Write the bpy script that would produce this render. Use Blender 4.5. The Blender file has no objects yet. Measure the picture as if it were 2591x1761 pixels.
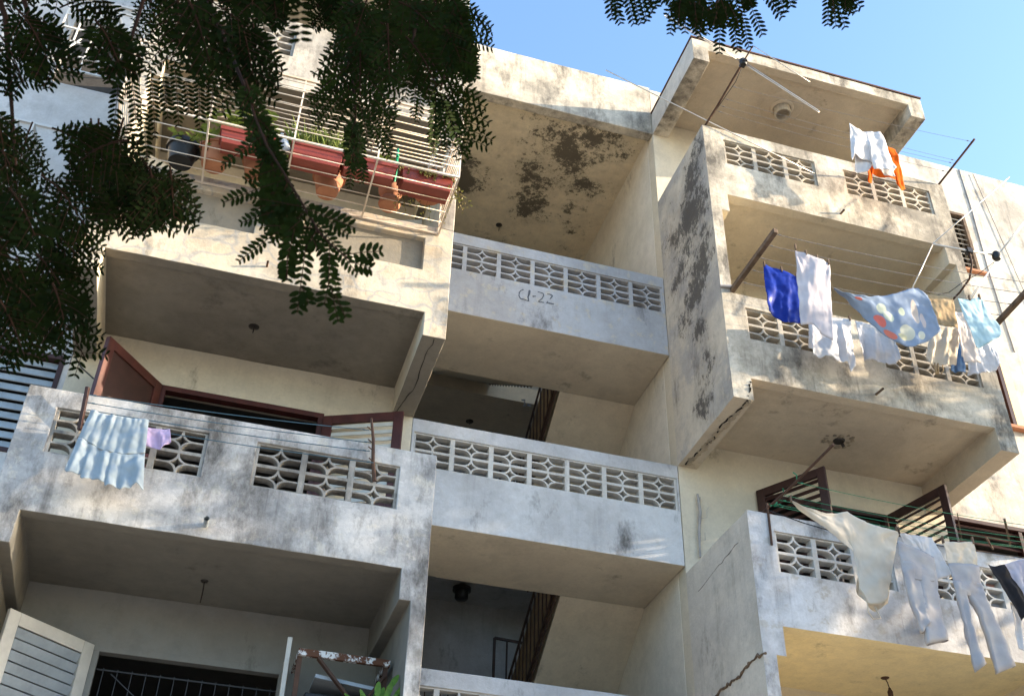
import bpy, math, random
from math import sin, cos, pi, radians, sqrt, atan2, exp
from mathutils import Vector, Matrix, noise
random.seed(11)
C = bpy.context.scene.collection
S = bpy.context.scene

# ------------------------------------------------------------------ camera, sky, sun, exposure
PAN, PITCH, ROLL, FPX = -0.2726, 0.6496, -0.0293, 2868.04
CAM = Vector((-1.7543, -8.7109, -7.0984))
GROUND = -8.7
RM = Matrix.Rotation(PAN, 3, 'Z') @ Matrix.Rotation(PITCH, 3, 'X') @ Matrix.Rotation(ROLL, 3, 'Y')
RIGHT, FWD, UP = RM.col[0].copy(), RM.col[1].copy(), RM.col[2].copy()
cam_data = bpy.data.cameras.new('camera')
cam = bpy.data.objects.new('camera', cam_data); C.objects.link(cam)
M4 = Matrix((RIGHT, UP, -FWD)).transposed().to_4x4(); M4.translation = CAM
cam.matrix_world = M4
cam_data.sensor_width = 36.0
cam_data.lens = FPX / 2591 * 36.0
cam_data.clip_start = 0.05; cam_data.clip_end = 2000
cam_data.dof.use_dof = True; cam_data.dof.focus_distance = 12.0; cam_data.dof.aperture_fstop = 16.0
S.camera = cam

SUN = Vector((1.0, -0.275, 0.245)).normalized()
EL = math.asin(SUN.z)
w = bpy.data.worlds.new('World'); S.world = w; w.use_nodes = True
nt = w.node_tree
sky = nt.nodes.new('ShaderNodeTexSky'); sky.sky_type = 'NISHITA'; sky.sun_disc = False
sky.sun_elevation = EL; sky.sun_rotation = atan2(SUN.x, SUN.y)
sky.air_density = 1.0; sky.dust_density = 1.3; sky.ozone_density = 2.8
bg = nt.nodes['Background']; nt.links.new(sky.outputs[0], bg.inputs[0]); bg.inputs[1].default_value = 0.15
sl = bpy.data.lights.new('sun', 'SUN'); sl.energy = 3.5; sl.angle = radians(0.6); sl.color = (1.0, 0.82, 0.60)
so = bpy.data.objects.new('sun', sl); C.objects.link(so); so.rotation_euler = SUN.to_track_quat('Z', 'Y').to_euler()
so.location = (12, -6, 4)
S.view_settings.view_transform = 'Standard'; S.view_settings.look = 'None'
S.view_settings.exposure = 2.2; S.view_settings.gamma = 1.0
S.cycles.max_bounces = 8; S.cycles.diffuse_bounces = 5

# ------------------------------------------------------------------ pixels to points: crop windows used while measuring
ZN = {0: (0, 0, 1), 1: (0, 0, .5164), 2: (1100, 0, .443), 3: (1600, 50, .443), 4: (1600, 550, .443), 5: (1600, 1150, .4264), 6: (950, 1000, .4816), 7: (0, 1150, .4733), 8: (0, 750, .5164), 9: (300, 150, .2532), 10: (700, 150, .3165), 11: (0, 200, .2849), 12: (1000, 900, .1936), 13: (2250, 250, .3797), 14: (2250, 750, .2532), 15: (2200, 1200, .3551), 16: (550, 1550, .2367), 17: (1250, 680, .10757), 18: (2100, 280, .1519), 19: (1900, 600, .22785), 20: (1960, 1230, .17086), 21: (100, 980, .17723), 22: (500, 0, .3098), 23: (600, 480, .2342), 24: (1500, 0, .3012)}
def ray(z, x, y):
    ox, oy, s = ZN[z]
    u, v = ox + s * x, oy + s * y
    return FWD + RIGHT * ((u - 1295.5) / FPX) - UP * ((v - 880.5) / FPX)
def at(z, x, y, Y):                       # the point of the plane y = Y seen there
    d = ray(z, x, y)
    return CAM + d * ((Y - CAM.y) / d.y)
def atd(z, x, y, D):                      # the point at forward distance D
    return CAM + ray(z, x, y) * D

YW = 1.463

# ------------------------------------------------------------------ mesh helpers
ORG = {}
class MB:
    def __init__(s): s.v = []; s.f = []; s.m = []; s.uv = None
    def add(s, vs, fs, m=0):
        b = len(s.v); s.v += [tuple(p) for p in vs]
        s.f += [tuple(b + i for i in q) for q in fs]; s.m += [m] * len(fs)
    def box(s, x0, x1, y0, y1, z0, z1, m=0):
        s.add([(x0,y0,z0),(x1,y0,z0),(x1,y1,z0),(x0,y1,z0),(x0,y0,z1),(x1,y0,z1),(x1,y1,z1),(x0,y1,z1)],
              [(0,3,2,1),(4,5,6,7),(0,1,5,4),(1,2,6,5),(2,3,7,6),(3,0,4,7)], m)
    def bar(s, a, b, wd, th, m=0, up=(0, 0, 1)):
        a, b = Vector(a), Vector(b); d = (b - a).normalized(); u = Vector(up)
        sx = d.cross(u)
        if sx.length < 1e-4: sx = d.cross(Vector((0, 1, 0)))
        sx.normalize(); sy = sx.cross(d).normalized()
        vs = [p + sx * (i * wd / 2) + sy * (j * th / 2) for p in (a, b) for i, j in ((-1,-1),(1,-1),(1,1),(-1,1))]
        s.add(vs, [(3,2,1,0),(4,5,6,7),(0,1,5,4),(1,2,6,5),(2,3,7,6),(3,0,4,7)], m)
    def tube(s, pts, r, n=7, m=0, cap=True):
        pts = [Vector(p) for p in pts]; k = len(pts)
        rs = r if isinstance(r, (list, tuple)) else [r] * k
        vs = []; ref = None
        for i, p in enumerate(pts):
            d = (pts[min(i + 1, k - 1)] - pts[max(i - 1, 0)]).normalized()
            if ref is None:
                ref = d.cross(Vector((0.13, 0.31, 0.94)))
                if ref.length < .05: ref = d.cross(Vector((1, 0, 0)))
            a = (ref - d * ref.dot(d)).normalized(); ref = a; b = d.cross(a)
            vs += [p + (a * cos(2*pi*j/n) + b * sin(2*pi*j/n)) * rs[i] for j in range(n)]
        fs = [(i*n+j, i*n+(j+1) % n, (i+1)*n+(j+1) % n, (i+1)*n+j) for i in range(k-1) for j in range(n)]
        if cap: fs += [tuple(range(n))[::-1], tuple(range((k-1)*n, k*n))]
        s.add(vs, fs, m)
    def lathe(s, c, prof, n=24, m=0, axis='Z'):
        c = Vector(c); vs = []
        for r, h in prof:
            for j in range(n):
                a = 2*pi*j/n
                o = Vector((r*cos(a), r*sin(a), h))
                vs.append(c + o)
        k = len(prof)
        s.add(vs, [(i*n+j, i*n+(j+1) % n, (i+1)*n+(j+1) % n, (i+1)*n+j) for i in range(k-1) for j in range(n)], m)
    def grid(s, xs, ys, zs, solid, mf=None, res=0, jit=.0035):
        if res:
            def fine(a):
                o = []
                for p, q in zip(a, a[1:]):
                    k = max(1, int(round((q-p)/res))); o += [p+(q-p)*i/k for i in range(k)]
                return o+[a[-1]]
            xs, ys, zs = fine(xs), fine(ys), fine(zs)
        nx, ny, nz = len(xs)-1, len(ys)-1, len(zs)-1
        cx = [(xs[i]+xs[i+1])/2 for i in range(nx)]; cy = [(ys[i]+ys[i+1])/2 for i in range(ny)]; cz = [(zs[i]+zs[i+1])/2 for i in range(nz)]
        sol = {(i,j,k): bool(solid(cx[i], cy[j], cz[k])) for i in range(nx) for j in range(ny) for k in range(nz)}
        idx = {}; vs = []; fs = []; ms = []
        def vid(i, j, k):
            if (i,j,k) not in idx: idx[(i,j,k)] = len(vs); vs.append((xs[i], ys[j], zs[k]))
            return idx[(i,j,k)]
        DIR = [((-1,0,0),((0,0,0),(0,0,1),(0,1,1),(0,1,0))), ((1,0,0),((1,0,0),(1,1,0),(1,1,1),(1,0,1))),
               ((0,-1,0),((0,0,0),(1,0,0),(1,0,1),(0,0,1))), ((0,1,0),((0,1,0),(0,1,1),(1,1,1),(1,1,0))),
               ((0,0,-1),((0,0,0),(0,1,0),(1,1,0),(1,0,0))), ((0,0,1),((0,0,1),(1,0,1),(1,1,1),(0,1,1)))]
        for (i,j,k), on in sol.items():
            if not on: continue
            for d, q in DIR:
                if sol.get((i+d[0], j+d[1], k+d[2])): continue
                fs.append(tuple(vid(i+a, j+b, k+c) for a, b, c in q))
                ms.append(mf((cx[i],cy[j],cz[k]), d) if mf else 0)
        if res:
            def jo(p):
                p = Vector(p); d = noise.noise_vector(p*2.3)*jit*1.2+noise.noise_vector(p*9.0)*jit*.7
                return (p.x+d.x, p.y+d.y, p.z+d.z)
            vs = [jo(p) for p in vs]
        b = len(s.v); s.v += vs; s.f += [tuple(b+i for i in q) for q in fs]; s.m += ms
    def build(s, name, mats, parent=None, bevel=0, smooth=False, thick=0, loc=None, sub=0):
        if not isinstance(mats, (list, tuple)): mats = [mats]
        if parent is not None: o0 = ORG[parent.name]
        elif loc is not None: o0 = Vector(loc)
        else:
            n = len(s.v); o0 = Vector((sum(v[0] for v in s.v)/n, sum(v[1] for v in s.v)/n, min(v[2] for v in s.v)))
        me = bpy.data.meshes.new(name)
        me.from_pydata([(v[0]-o0.x, v[1]-o0.y, v[2]-o0.z) for v in s.v], [], s.f)
        for mm in mats: me.materials.append(mm)
        me.polygons.foreach_set('material_index', s.m)
        if s.uv:
            ul = me.uv_layers.new(name='UVMap')
            for lp in me.loops: ul.data[lp.index].uv = s.uv[lp.vertex_index]
        me.update()
        ob = bpy.data.objects.new(name, me); C.objects.link(ob)
        if parent is not None: ob.parent = parent
        else: ob.location = o0
        ORG[ob.name] = o0
        if smooth:
            me.polygons.foreach_set('use_smooth', [True] * len(me.polygons))
            if smooth not in ('all',) and not bevel: me.set_sharp_from_angle(angle=radians(45))
        if bevel:
            b = ob.modifiers.new('bevel', 'BEVEL'); b.width = bevel; b.segments = 2; b.limit_method = 'ANGLE'; b.angle_limit = radians(40)
            b.harden_normals = bool(smooth)
        if thick:
            t = ob.modifiers.new('thickness', 'SOLIDIFY'); t.thickness = thick; t.offset = 0
        if sub:
            t = ob.modifiers.new('subdivision', 'SUBSURF'); t.levels = sub; t.render_levels = sub
        return ob
def empty(name, loc):
    o = bpy.data.objects.new(name, None); C.objects.link(o); o.location = loc; o.empty_display_size = .2
    ORG[o.name] = Vector(loc); return o
def tag(o, label=None, cat=None, group=None, kind=None):
    for k, v in (('label', label), ('category', cat), ('group', group), ('kind', kind)):
        if v: o[k] = v
    return o

# ------------------------------------------------------------------ materials
class NB:
    def __init__(s, name):
        s.mat = bpy.data.materials.new(name); s.mat.use_nodes = True; s.t = s.mat.node_tree
        s.b = s.t.nodes['Principled BSDF']; s.geo = None
    def n(s, typ, **kw):
        q = s.t.nodes.new('ShaderNode' + typ)
        for k, v in kw.items(): setattr(q, k, v)
        return q
    def l(s, a, b): s.t.links.new(a, b)
    def pos(s, scale=(1, 1, 1)):
        if s.geo is None: s.geo = s.n('NewGeometry')
        if scale == (1, 1, 1): return s.geo.outputs['Position']
        v = s.n('VectorMath', operation='MULTIPLY'); s.l(s.geo.outputs['Position'], v.inputs[0]); v.inputs[1].default_value = scale
        return v.outputs[0]
    def noise(s, scale, detail=6, rough=.6, vec=None, off=0):
        q = s.n('TexNoise'); q.inputs['Scale'].default_value = scale; q.inputs['Detail'].default_value = detail; q.inputs['Roughness'].default_value = rough
        vec = vec or s.pos()
        if off:
            v = s.n('VectorMath', operation='ADD'); s.l(vec, v.inputs[0]); v.inputs[1].default_value = (off, off*1.7, -off); vec = v.outputs[0]
        s.l(vec, q.inputs['Vector']); return q.outputs['Fac']
    def ramp(s, fac, a, b, lo=0., hi=1.):
        q = s.n('MapRange'); q.inputs['From Min'].default_value = a; q.inputs['From Max'].default_value = b
        q.inputs['To Min'].default_value = lo; q.inputs['To Max'].default_value = hi
        s.l(fac, q.inputs['Value']); return q.outputs[0]
    def math(s, op, a, b):
        q = s.n('Math', operation=op)
        for i, x in ((0, a), (1, b)):
            if isinstance(x, (int, float)): q.inputs[i].default_value = x
            else: s.l(x, q.inputs[i])
        return q.outputs[0]
    def mix(s, fac, a, b, mode='MIX'):
        q = s.n('Mix', data_type='RGBA', blend_type=mode)
        for i, x in ((0, fac), (6, a), (7, b)):
            if isinstance(x, (int, float)): q.inputs[i].default_value = x
            elif isinstance(x, tuple): q.inputs[i].default_value = (*x, 1)
            else: s.l(x, q.inputs[i])
        return q.outputs[2]
    def dist(s, c):
        if not hasattr(s, 'warp'):
            q = s.n('TexNoise'); q.inputs['Scale'].default_value = 1.7; q.inputs['Detail'].default_value = 5; q.inputs['Roughness'].default_value = .65; s.l(s.pos(), q.inputs['Vector'])
            o = s.n('VectorMath', operation='MULTIPLY_ADD'); s.l(q.outputs['Color'], o.inputs[0]); o.inputs[1].default_value = (1.3, 1.3, 1.3)
            o2 = s.n('VectorMath', operation='SUBTRACT'); s.l(s.pos(), o2.inputs[0]); o2.inputs[1].default_value = (.65, .65, .65); s.l(o2.outputs[0], o.inputs[2]); s.warp = o.outputs[0]
        v = s.n('VectorMath', operation='DISTANCE'); s.l(s.warp, v.inputs[0]); v.inputs[1].default_value = c
        return v.outputs['Value']
    def bump(s, h, strength=.3, d=.01):
        q = s.n('Bump'); q.inputs['Strength'].default_value = strength; q.inputs['Distance'].default_value = d
        s.l(h, q.inputs['Height']); s.l(q.outputs[0], s.b.inputs['Normal'])
    def done(s, col, rough=.9, spec=.25):
        if isinstance(col, tuple): s.b.inputs['Base Color'].default_value = (*col, 1)
        else: s.l(col, s.b.inputs['Base Color'])
        s.b.inputs['Roughness'].default_value = rough; s.b.inputs['Specular IOR Level'].default_value = spec
        return s.mat

def plaster(name, c1, c2, stain=.55, stain_col=(.055, .05, .045), grey=.5, flake=None, blobs=None, streak=(1.0, 1.0, .45), off=0, stone=False, bump=.35, spots=.72):
    """weathered wall plaster: two paint coats showing through each other, soot and mould stains, fine grain"""
    k = NB(name)
    n1 = k.noise(1.5, 9, .68, off=off); n2 = k.noise(7.0, 8, .65, off=off+3); n3 = k.noise(2.1, 10, .74, vec=k.pos(streak), off=off+7); n4 = k.noise(38, 5, .6, off=off)
    col = k.mix(k.ramp(n1, .43, .57), c1, c2)
    if stone:
        v = k.n('TexVoronoi', feature='DISTANCE_TO_EDGE'); v.inputs['Scale'].default_value = 4.0
        dn = k.n('VectorMath', operation='MULTIPLY_ADD'); 
        nc = k.n('TexNoise'); nc.inputs['Scale'].default_value = 3.; k.l(k.pos(), nc.inputs['Vector'])
        k.l(nc.outputs['Color'], dn.inputs[0]); dn.inputs[1].default_value = (.28, .28, .28); k.l(k.pos((.8, .3, 1.15)), dn.inputs[2])
        k.l(dn.outputs[0], v.inputs['Vector'])
        v2 = k.n('TexVoronoi', feature='F1'); v2.inputs['Scale'].default_value = 4.0; k.l(dn.outputs[0], v2.inputs['Vector'])
        hs = k.n('SeparateColor'); k.l(v2.outputs['Color'], hs.inputs[0])
        stc = k.mix(hs.outputs[0], (.58, .49, .37), (.50, .385, .255))
        stc = k.mix(k.ramp(n2, .35, .7), stc, (.60, .53, .41))
        mort = k.ramp(v.outputs['Distance'], .015, .075)
        st = k.mix(mort, (.36, .35, .325), stc)
        col = k.mix(k.ramp(n1, .36, .50, .25, .95), col, st)
    if flake: col = k.mix(k.ramp(n2, .56, .62, 0, .8), col, flake)
    n6 = k.noise(4.2, 12, .76, off=off+23)
    col = k.mix(k.ramp(n6, .535, .56, 0, .55*min(1, .3+stain)), col, k.mix(.5, col, tuple(.55*x for x in c2)))
    col = k.mix(k.ramp(n2, .25, .75), k.mix(.0, col, (0, 0, 0)), k.mix(.28, col, (.34, .31, .26)))
    lo = .61-.15*stain
    sm = k.ramp(n3, lo, lo+.17)
    n5 = k.noise(.9, 7, .7, off=off+17)
    col = k.mix(k.ramp(n5, .46, .64, 0, .85*min(1, stain*1.3)), col, tuple(.30*x+.035 for x in c2))
    sk = k.noise(1.0, 7, .7, vec=k.pos((7., 7., .42)), off=off+29)
    sm = k.math('MAXIMUM', sm, k.math('MULTIPLY', k.ramp(sk, .53, .68, 0, .85*min(1, stain*1.2)), k.ramp(n5, .40, .56)))
    if blobs:
        tot = None
        for c, r, s_ in blobs:
            d = k.ramp(k.dist(c), r*1.45, 0, 0, s_*1.22)
            tot = d if tot is None else k.math('MAXIMUM', tot, d)
        nb = k.math('ADD', k.math('MULTIPLY', k.noise(3.0, 12, .8, off=off+11), .4), k.math('MULTIPLY', k.noise(15, 10, .85, vec=k.pos((1, 1, .55)), off=off+13), .6))
        bl = k.ramp(k.math('ADD', k.math('MULTIPLY', tot, .21), nb), spots-.02, spots+.03)
        bl = k.math('MAXIMUM', bl, k.math('MULTIPLY', k.ramp(tot, .35, 1.2), k.ramp(n2, .3, .8, .05, .5)))
        sm = k.math('MAXIMUM', sm, bl)
    col = k.mix(k.math('MULTIPLY', sm, .88), col, stain_col)
    col = k.mix(k.ramp(n4, .3, .7, .0, .14), col, (.2, .18, .15))
    k.bump(k.math('ADD', n2, k.math('MULTIPLY', n4, .35)), bump, .02)
    return k.done(col, .93, .2)
def simple(name, c, rough=.6, var=.25, spec=.4, metal=0, scale=6, c2=None):
    k = NB(name)
    n = k.noise(scale, 6, .65)
    c2 = c2 or tuple(x * (1-var*1.6) for x in c)
    col = k.mix(k.ramp(n, .35, .68), c, c2)
    k.bump(k.noise(scale*6, 4), .12, .004)
    m = k.done(col, rough, spec); k.b.inputs['Metallic'].default_value = metal
    return m
def fabric(name, c, c2=None, trans=.25, weave=420, rough=.95):
    k = NB(name)
    n = k.noise(5, 5, .6)
    col = k.mix(k.ramp(n, .35, .7), c, c2 or tuple(x*.86 for x in c))
    k.bump(k.noise(weave, 2), .12, .001)
    m = k.done(col, rough, .1)
    tr = k.n('BsdfTranslucent'); k.l(col, tr.inputs[0])
    mx = k.n('MixShader'); mx.inputs[0].default_value = trans
    k.l(k.b.outputs[0], mx.inputs[1]); k.l(tr.outputs[0], mx.inputs[2]); k.l(mx.outputs[0], k.t.nodes['Material Output'].inputs[0])
    k.mixnode = mx; k.tr = tr; k.col = col
    return m, k

CREAM = (.68, .615, .50); GREY = (.44, .42, .385); WHITE = (.66, .635, .59)
P = {}
P['right'] = plaster('plaster_right_stack', (.72, .65, .53), (.50, .445, .35), stain=.80, off=2, flake=(.74, .68, .57))
P['rightlow'] = plaster('plaster_white_low', (.70, .71, .73), (.54, .54, .55), stain=.5, off=5, flake=(.52, .49, .44))  # slight blue in the white carries the cool cast of the shade
P['left'] = plaster('plaster_left_stack', (.62, .60, .57), (.43, .43, .43), stain=.80, off=9, flake=(.66, .62, .54))
P['stone'] = plaster('plaster_rubble_stone', (.58, .52, .42), (.47, .43, .365), stain=.45, off=4, stone=True)
P['lefttop'] = plaster('plaster_left_top', (.62, .56, .46), (.42, .39, .34), stain=.85, off=14)
P['fin'] = plaster('plaster_mouldy_side', (.60, .54, .44), (.42, .40, .37), stain=.35, off=6, streak=(1, 1.2, .35), flake=(.64, .57, .46),
    blobs=[((3.1, .15, 3.65), .45, 1.0), ((3.1, .45, 3.3), .6, 1.1), ((3.1, .55, 2.8), .7, 1.15), ((3.1, 1.0, 2.9), .6, 1.0), ((3.1, .85, 2.2), .6, .95), ((3.1, .4, 1.95), .55, 1.1), ((3.1, .57, 1.55), .5, 1.15), ((3.1, .58, 1.0), .4, 1.1), ((3.1, .5, .4), .35, 1.0), ((3.1, .62, 0.), .35, 1.0), ((3.1, .95, 1.5), .3, .85)], spots=.68)
P['finlow'] = plaster('plaster_side_low', (.62, .57, .49), (.55, .51, .45), stain=.35, off=16)
P['landing'] = plaster('plaster_landing_top', (.47, .49, .52), (.41, .42, .44), stain=.25, off=8, flake=(.58, .53, .43))  # grey plaster; the blue cast of skylit shade is put into its colour
P['landing2'] = plaster('plaster_landing', (.58, .595, .61), (.50, .505, .515), stain=.22, off=18)  # whitewash tinted cooler so that the shaded landings read blue
P['beam'] = plaster('plaster_roof_beam', (.74, .67, .54), (.52, .47, .38), stain=.74, off=12, flake=(.74, .67, .53))
P['wallR'] = plaster('plaster_main_wall_right', (.70, .665, .60), (.58, .54, .47), stain=.5, off=20)
P['wallL'] = plaster('plaster_main_wall_left', (.62, .62, .62), (.54, .54, .54), stain=.15, off=22)  # cooler than the right wall: the tone of its shade is in the colour
P['cream'] = plaster('paint_cream_inner', (.68, .61, .47), (.63, .56, .43), stain=.12, off=24, bump=.2)
P['creamwall'] = plaster('paint_stair_wall', (.74, .68, .57), (.69, .63, .52), stain=.10, off=26, bump=.2)
P['soffitR'] = plaster('paint_soffit_right_lit', (.62, .53, .40), (.57, .48, .36), stain=.12, off=28, bump=.15)  # raised above the left soffits: bounce from sunlit ground is in the colour
P['soffitL'] = plaster('paint_soffit_left_shaded', (.225, .20, .158), (.19, .168, .132), stain=.3, off=30, bump=.15)  # darkened base colour holds the dimmer light under the left stack
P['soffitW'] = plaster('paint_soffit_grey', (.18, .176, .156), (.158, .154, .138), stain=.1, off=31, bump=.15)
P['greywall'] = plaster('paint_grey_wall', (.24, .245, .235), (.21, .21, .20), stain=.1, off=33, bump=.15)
P['soffitC'] = plaster('paint_soffit_landing', (.66, .58, .45), (.61, .53, .41), stain=.15, off=32, bump=.15)
P['yellow'] = plaster('paint_soffit_yellow', (.86, .735, .43), (.82, .70, .41), stain=.1, off=34, bump=.15)
P['ceiling'] = plaster('paint_mouldy_ceiling', (.82, .71, .51), (.76, .65, .46), stain=.22, off=36, bump=.2, stain_col=(.05, .042, .032),
blobs=[((1.986, 2.138, 5.37), .55, 1.3), ((1.80, 2.9, 5.37), .6, 1.2), ((2.55, 2.9, 5.37), .6, 1.05), ((1.85, 3.5, 5.37), .5, 1.15), ((.62, 3.2, 5.37), .62, 1.5), ((.9, 3.1, 5.37), .4, .95), ((2.5, 1.85, 5.37), .55, 1.1), ((1.55, 2.0, 5.37), .4, .95), ((1.32, 2.35, 5.37), .25, 1.05), ((.55, 1.85, 5.37), .35, .85), ((1.6, 4.5, 5.37), .6, .8), ((2.6, 3.6, 5.37), .45, .85), ((2.2, 2.4, 5.37), .7, .95), ((2.75, 4.3, 5.37), .3, .8)], spots=.70)
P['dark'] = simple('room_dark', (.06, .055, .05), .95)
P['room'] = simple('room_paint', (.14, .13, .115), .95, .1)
P['roof'] = simple('roof_felt', (.10, .05, .035), .9)
P['screenR'] = plaster('screen_cream', (.60, .53, .42), (.46, .42, .35), stain=.45, off=40)
P['screenL'] = plaster('screen_grey', (.42, .40, .36), (.30, .285, .26), stain=.72, off=42)
P['screenW'] = plaster('screen_white', (.62, .61, .58), (.54, .53, .50), stain=.2, off=44)
P['pit'] = plaster('raw_cement', (.27, .235, .18), (.21, .19, .155), stain=.2, off=46)
P['brown'] = simple('varnished_red_wood', (.085, .022, .016), .45, .3)
P['brown2'] = simple('dark_red_wood', (.045, .016, .012), .5, .3)
P['whitewood'] = simple('white_painted_wood', (.60, .58, .52), .6, .12)
P['bluewood'] = simple('blue_grey_painted_wood', (.34, .39, .43), .7, .2, c2=(.25, .29, .32))
P['iron'] = simple('brown_painted_iron', (.06, .035, .025), .6, .3)
P['rust'] = simple('rusty_iron', (.085, .042, .024), .8, .4, c2=(.04, .022, .015))
P['cage'] = simple('chipped_white_iron', (.68, .63, .55), .5, .2, c2=(.50, .38, .26), scale=2)
P['grillew'] = simple('white_iron', (.62, .62, .60), .5, .1)
P['alu'] = simple('aluminium_rod', (.62, .58, .52), .35, .1, metal=.6)
P['black'] = simple('black_plastic', (.012, .012, .013), .5)
P['timber'] = simple('weathered_timber', (.17, .115, .075), .85, .4, scale=9)
P['terra'] = simple('terracotta', (.40, .175, .09), .8, .25, c2=(.30, .12, .06))
P['planter'] = simple('red_brown_planter', (.21, .038, .023), .45, .15)
P['soil'] = simple('potting_soil', (.03, .02, .012), 1)
P['wire'] = simple('grey_wire', (.16, .16, .17), .6)
P['wireb'] = simple('blue_cord', (.05, .12, .17), .7)
P['wireg'] = simple('green_cord', (.01, .22, .11), .6)
P['greenpole'] = simple('green_plastic_pole', (.01, .26, .12), .45)
P['paint'] = simple('black_marker', (.10, .11, .13), .8)
P['crack'] = simple('crack_shadow', (.02, .017, .014), 1)
P['concrete'] = plaster('broken_concrete', (.50, .41, .28), (.34, .29, .22), stain=.5, off=50, bump=1.0)
P['bulb'] = simple('bakelite', (.025, .02, .018), .4)
P['ground'] = plaster('street_ground', (.46, .42, .355), (.40, .365, .31), stain=.2, off=60)
P['tanpanel'] = simple('tan_board', (.36, .27, .16), .8, .3)
P['pole'] = simple('galvanised', (.35, .33, .31), .5)

# ------------------------------------------------------------------ ground
g = MB(); g.add([(-600,-600,GROUND),(600,-600,GROUND),(600,600,GROUND),(-600,600,GROUND)], [(0,1,2,3)])
tag(g.build('ground', P['ground'], loc=(0, 0, GROUND)), kind='structure')

# ------------------------------------------------------------------ the building
B = empty('apartment_building', (1.5, 0, GROUND))
tag(B, 'weathered cream apartment block with stacked projecting balconies and a recessed stair bay', 'apartment building')
XL0, XR0, XR1 = -3.548, 3.098, 6.567
LV = {'1': 2.745, '2': 0.0, '3': -2.79, '4': -5.58}
TOP = 1.165

def screen_mb(mb, x0, x1, z0, z1, nx, nz, y0, y1):
    """breeze-block screen: each block has four quarter-round openings about a four-pointed star"""
    bw, bh = (x1-x0)/nx, (z1-z0)/nz
    hx, hz = bw/2, bh/2
    fx, fz = .027, .015; rib = .016; N = 10
    rx, rz = hx-fx-.010, hz-fz-.0085
    Rx, Rz = rx*.52, rz*.92
    for bi in range(nx):
        for bj in range(nz):
            for sx in (0, 1):
                for sz in (0, 1):
                    cx = x0+bi*bw+(bw if sx else 0); cz = z0+bj*bh+(bh if sz else 0)
                    dx = -1 if sx else 1; dz = -1 if sz else 1
                    if sx == 0 and sz == 0: jx, jy = random.uniform(-.003, .003), random.uniform(-.006, .004)
                    ex, ez = fx+rx-Rx, fz+rz-Rz
                    O = [(fx+rx, fz)]; A = [(min(fx+rx+rib, hx), fz)]
                    for i in range(N-1):
                        t = i/(N-2)*pi/2
                        O.append((ex+Rx*cos(t), ez+Rz*sin(t)))
                        A.append((min(ex+(Rx+rib*1.3)*cos(t), hx), min(ez+(Rz+rib)*sin(t), hz)))
                    O.append((fx, fz+rz)); A.append((fx, min(fz+rz+rib, hz)))
                    def W(p, y): return (cx+dx*p[0]+jx, y+jy, cz+dz*p[1])
                    loops = [O, A]
                    b = len(mb.v)
                    flip = (dx*dz < 0)
                    vs = []
                    for y in (y0, y1):
                        for L in loops: vs += [W(p, y) for p in L]
                    n = N+1; fs = []
                    def q(a, bq, c, d): fs.append((a, bq, c, d) if not flip else (d, c, bq, a))
                    for i in range(N):
                        q(i, n+i, n+i+1, i+1)                                   # front of the rib
                        q(2*n+i+1, 3*n+i+1, 3*n+i, 2*n+i)                       # back
                        q(i+1, 2*n+i+1, 2*n+i, i)                               # inside of the opening
                        if not (A[i][0] >= hx-1e-6 and A[i+1][0] >= hx-1e-6) and not (A[i][1] >= hz-1e-6 and A[i+1][1] >= hz-1e-6):
                            q(n+i, 3*n+i, 3*n+i+1, n+i+1)                       # star side
                    mb.add(vs, fs)
                    # frame strips of this quadrant
                    xa, xb = sorted((cx, cx+dx*hx)); za, zb = sorted((cz, cz+dz*fz)); mb.box(xa, xb, y0-.002, y1, za, zb)
                    xa, xb = sorted((cx, cx+dx*fx)); za, zb = sorted((cz+dz*fz, cz+dz*hz)); mb.box(xa, xb, y0-.002, y1, za, zb)

def mats_for(front, soffit, side, inner): return [P[front], P[soffit], P[side], P[inner]]
def balcony(b, xl, xr, mats, kind='screens', ops=None, fin_below=None, scr='screenR', label=None, soffit_lip=.05, pier=.235, drop=.285):
    o1, o2 = ops
    xs = sorted({xl, xl+.135, xl+pier, o1[0], o1[1], o2[0], o2[1], xr-pier, xr-.135, xr})
    ys = [0.0, .065, .13, YW]
    zs = [b-drop, b, b+soffit_lip, b+.15, b+.55, b+.985, b+TOP]
    if fin_below is not None: zs = [fin_below] + zs
    def solid(x, y, z):
        inpier = x < xl+pier or x > xr-pier; infin = x < xl+.135 or x > xr-.135
        if z < b-drop: return infin
        if z < b: return inpier
        if z < b+soffit_lip: return inpier or y < .13
        if z < b+.15: return True
        if y > .13: return infin
        if b+.55 < z < b+.985 and (o1[0] < x < o1[1] or o2[0] < x < o2[1]):
            return kind == 'panels' and y > .065
        return True
    def mf(c, d):
        x, y, z = c
        if d[2] == -1 and z < b+.3 and xl+pier < x < xr-pier and y > .0: return 1
        if d[2] == -1 and z < b+.3: return 2 if d[2] != -1 else 1
        if d[0] == -1 and x < xl+.2: return 2
        if d[0] == 1 and x > xr-.2: return 2
        if d[0] != 0 and z < b+.5: return 3
        if y > .13 and d[1] == 1: return 3
        if d[1] == -1 and kind == 'panels' and y > .06 and b+.5 < z < b+1.0: return 4 if len(mats) > 4 else 0
        return 0
    m = MB(); m.grid(xs, ys, zs, solid, mf, res=.11)
    ob = m.build('balcony', mats, B, bevel=.009, smooth=True)
    if label: ob['label'] = label
    if kind == 'screens':
        for oa, ob_ in ops:
            s = MB(); screen_mb(s, oa, ob_, b+.55, b+.985, 3, 2, .022, .115)
            s.build('breeze_block_screen', P[scr], ob)
    return ob
opsL = [(-3.28, -2.02), (-1.60, -.33)]
opsR = [(3.37, 4.645), (5.055, 6.33)]
b1L = LV['1']
bal = {}
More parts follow.
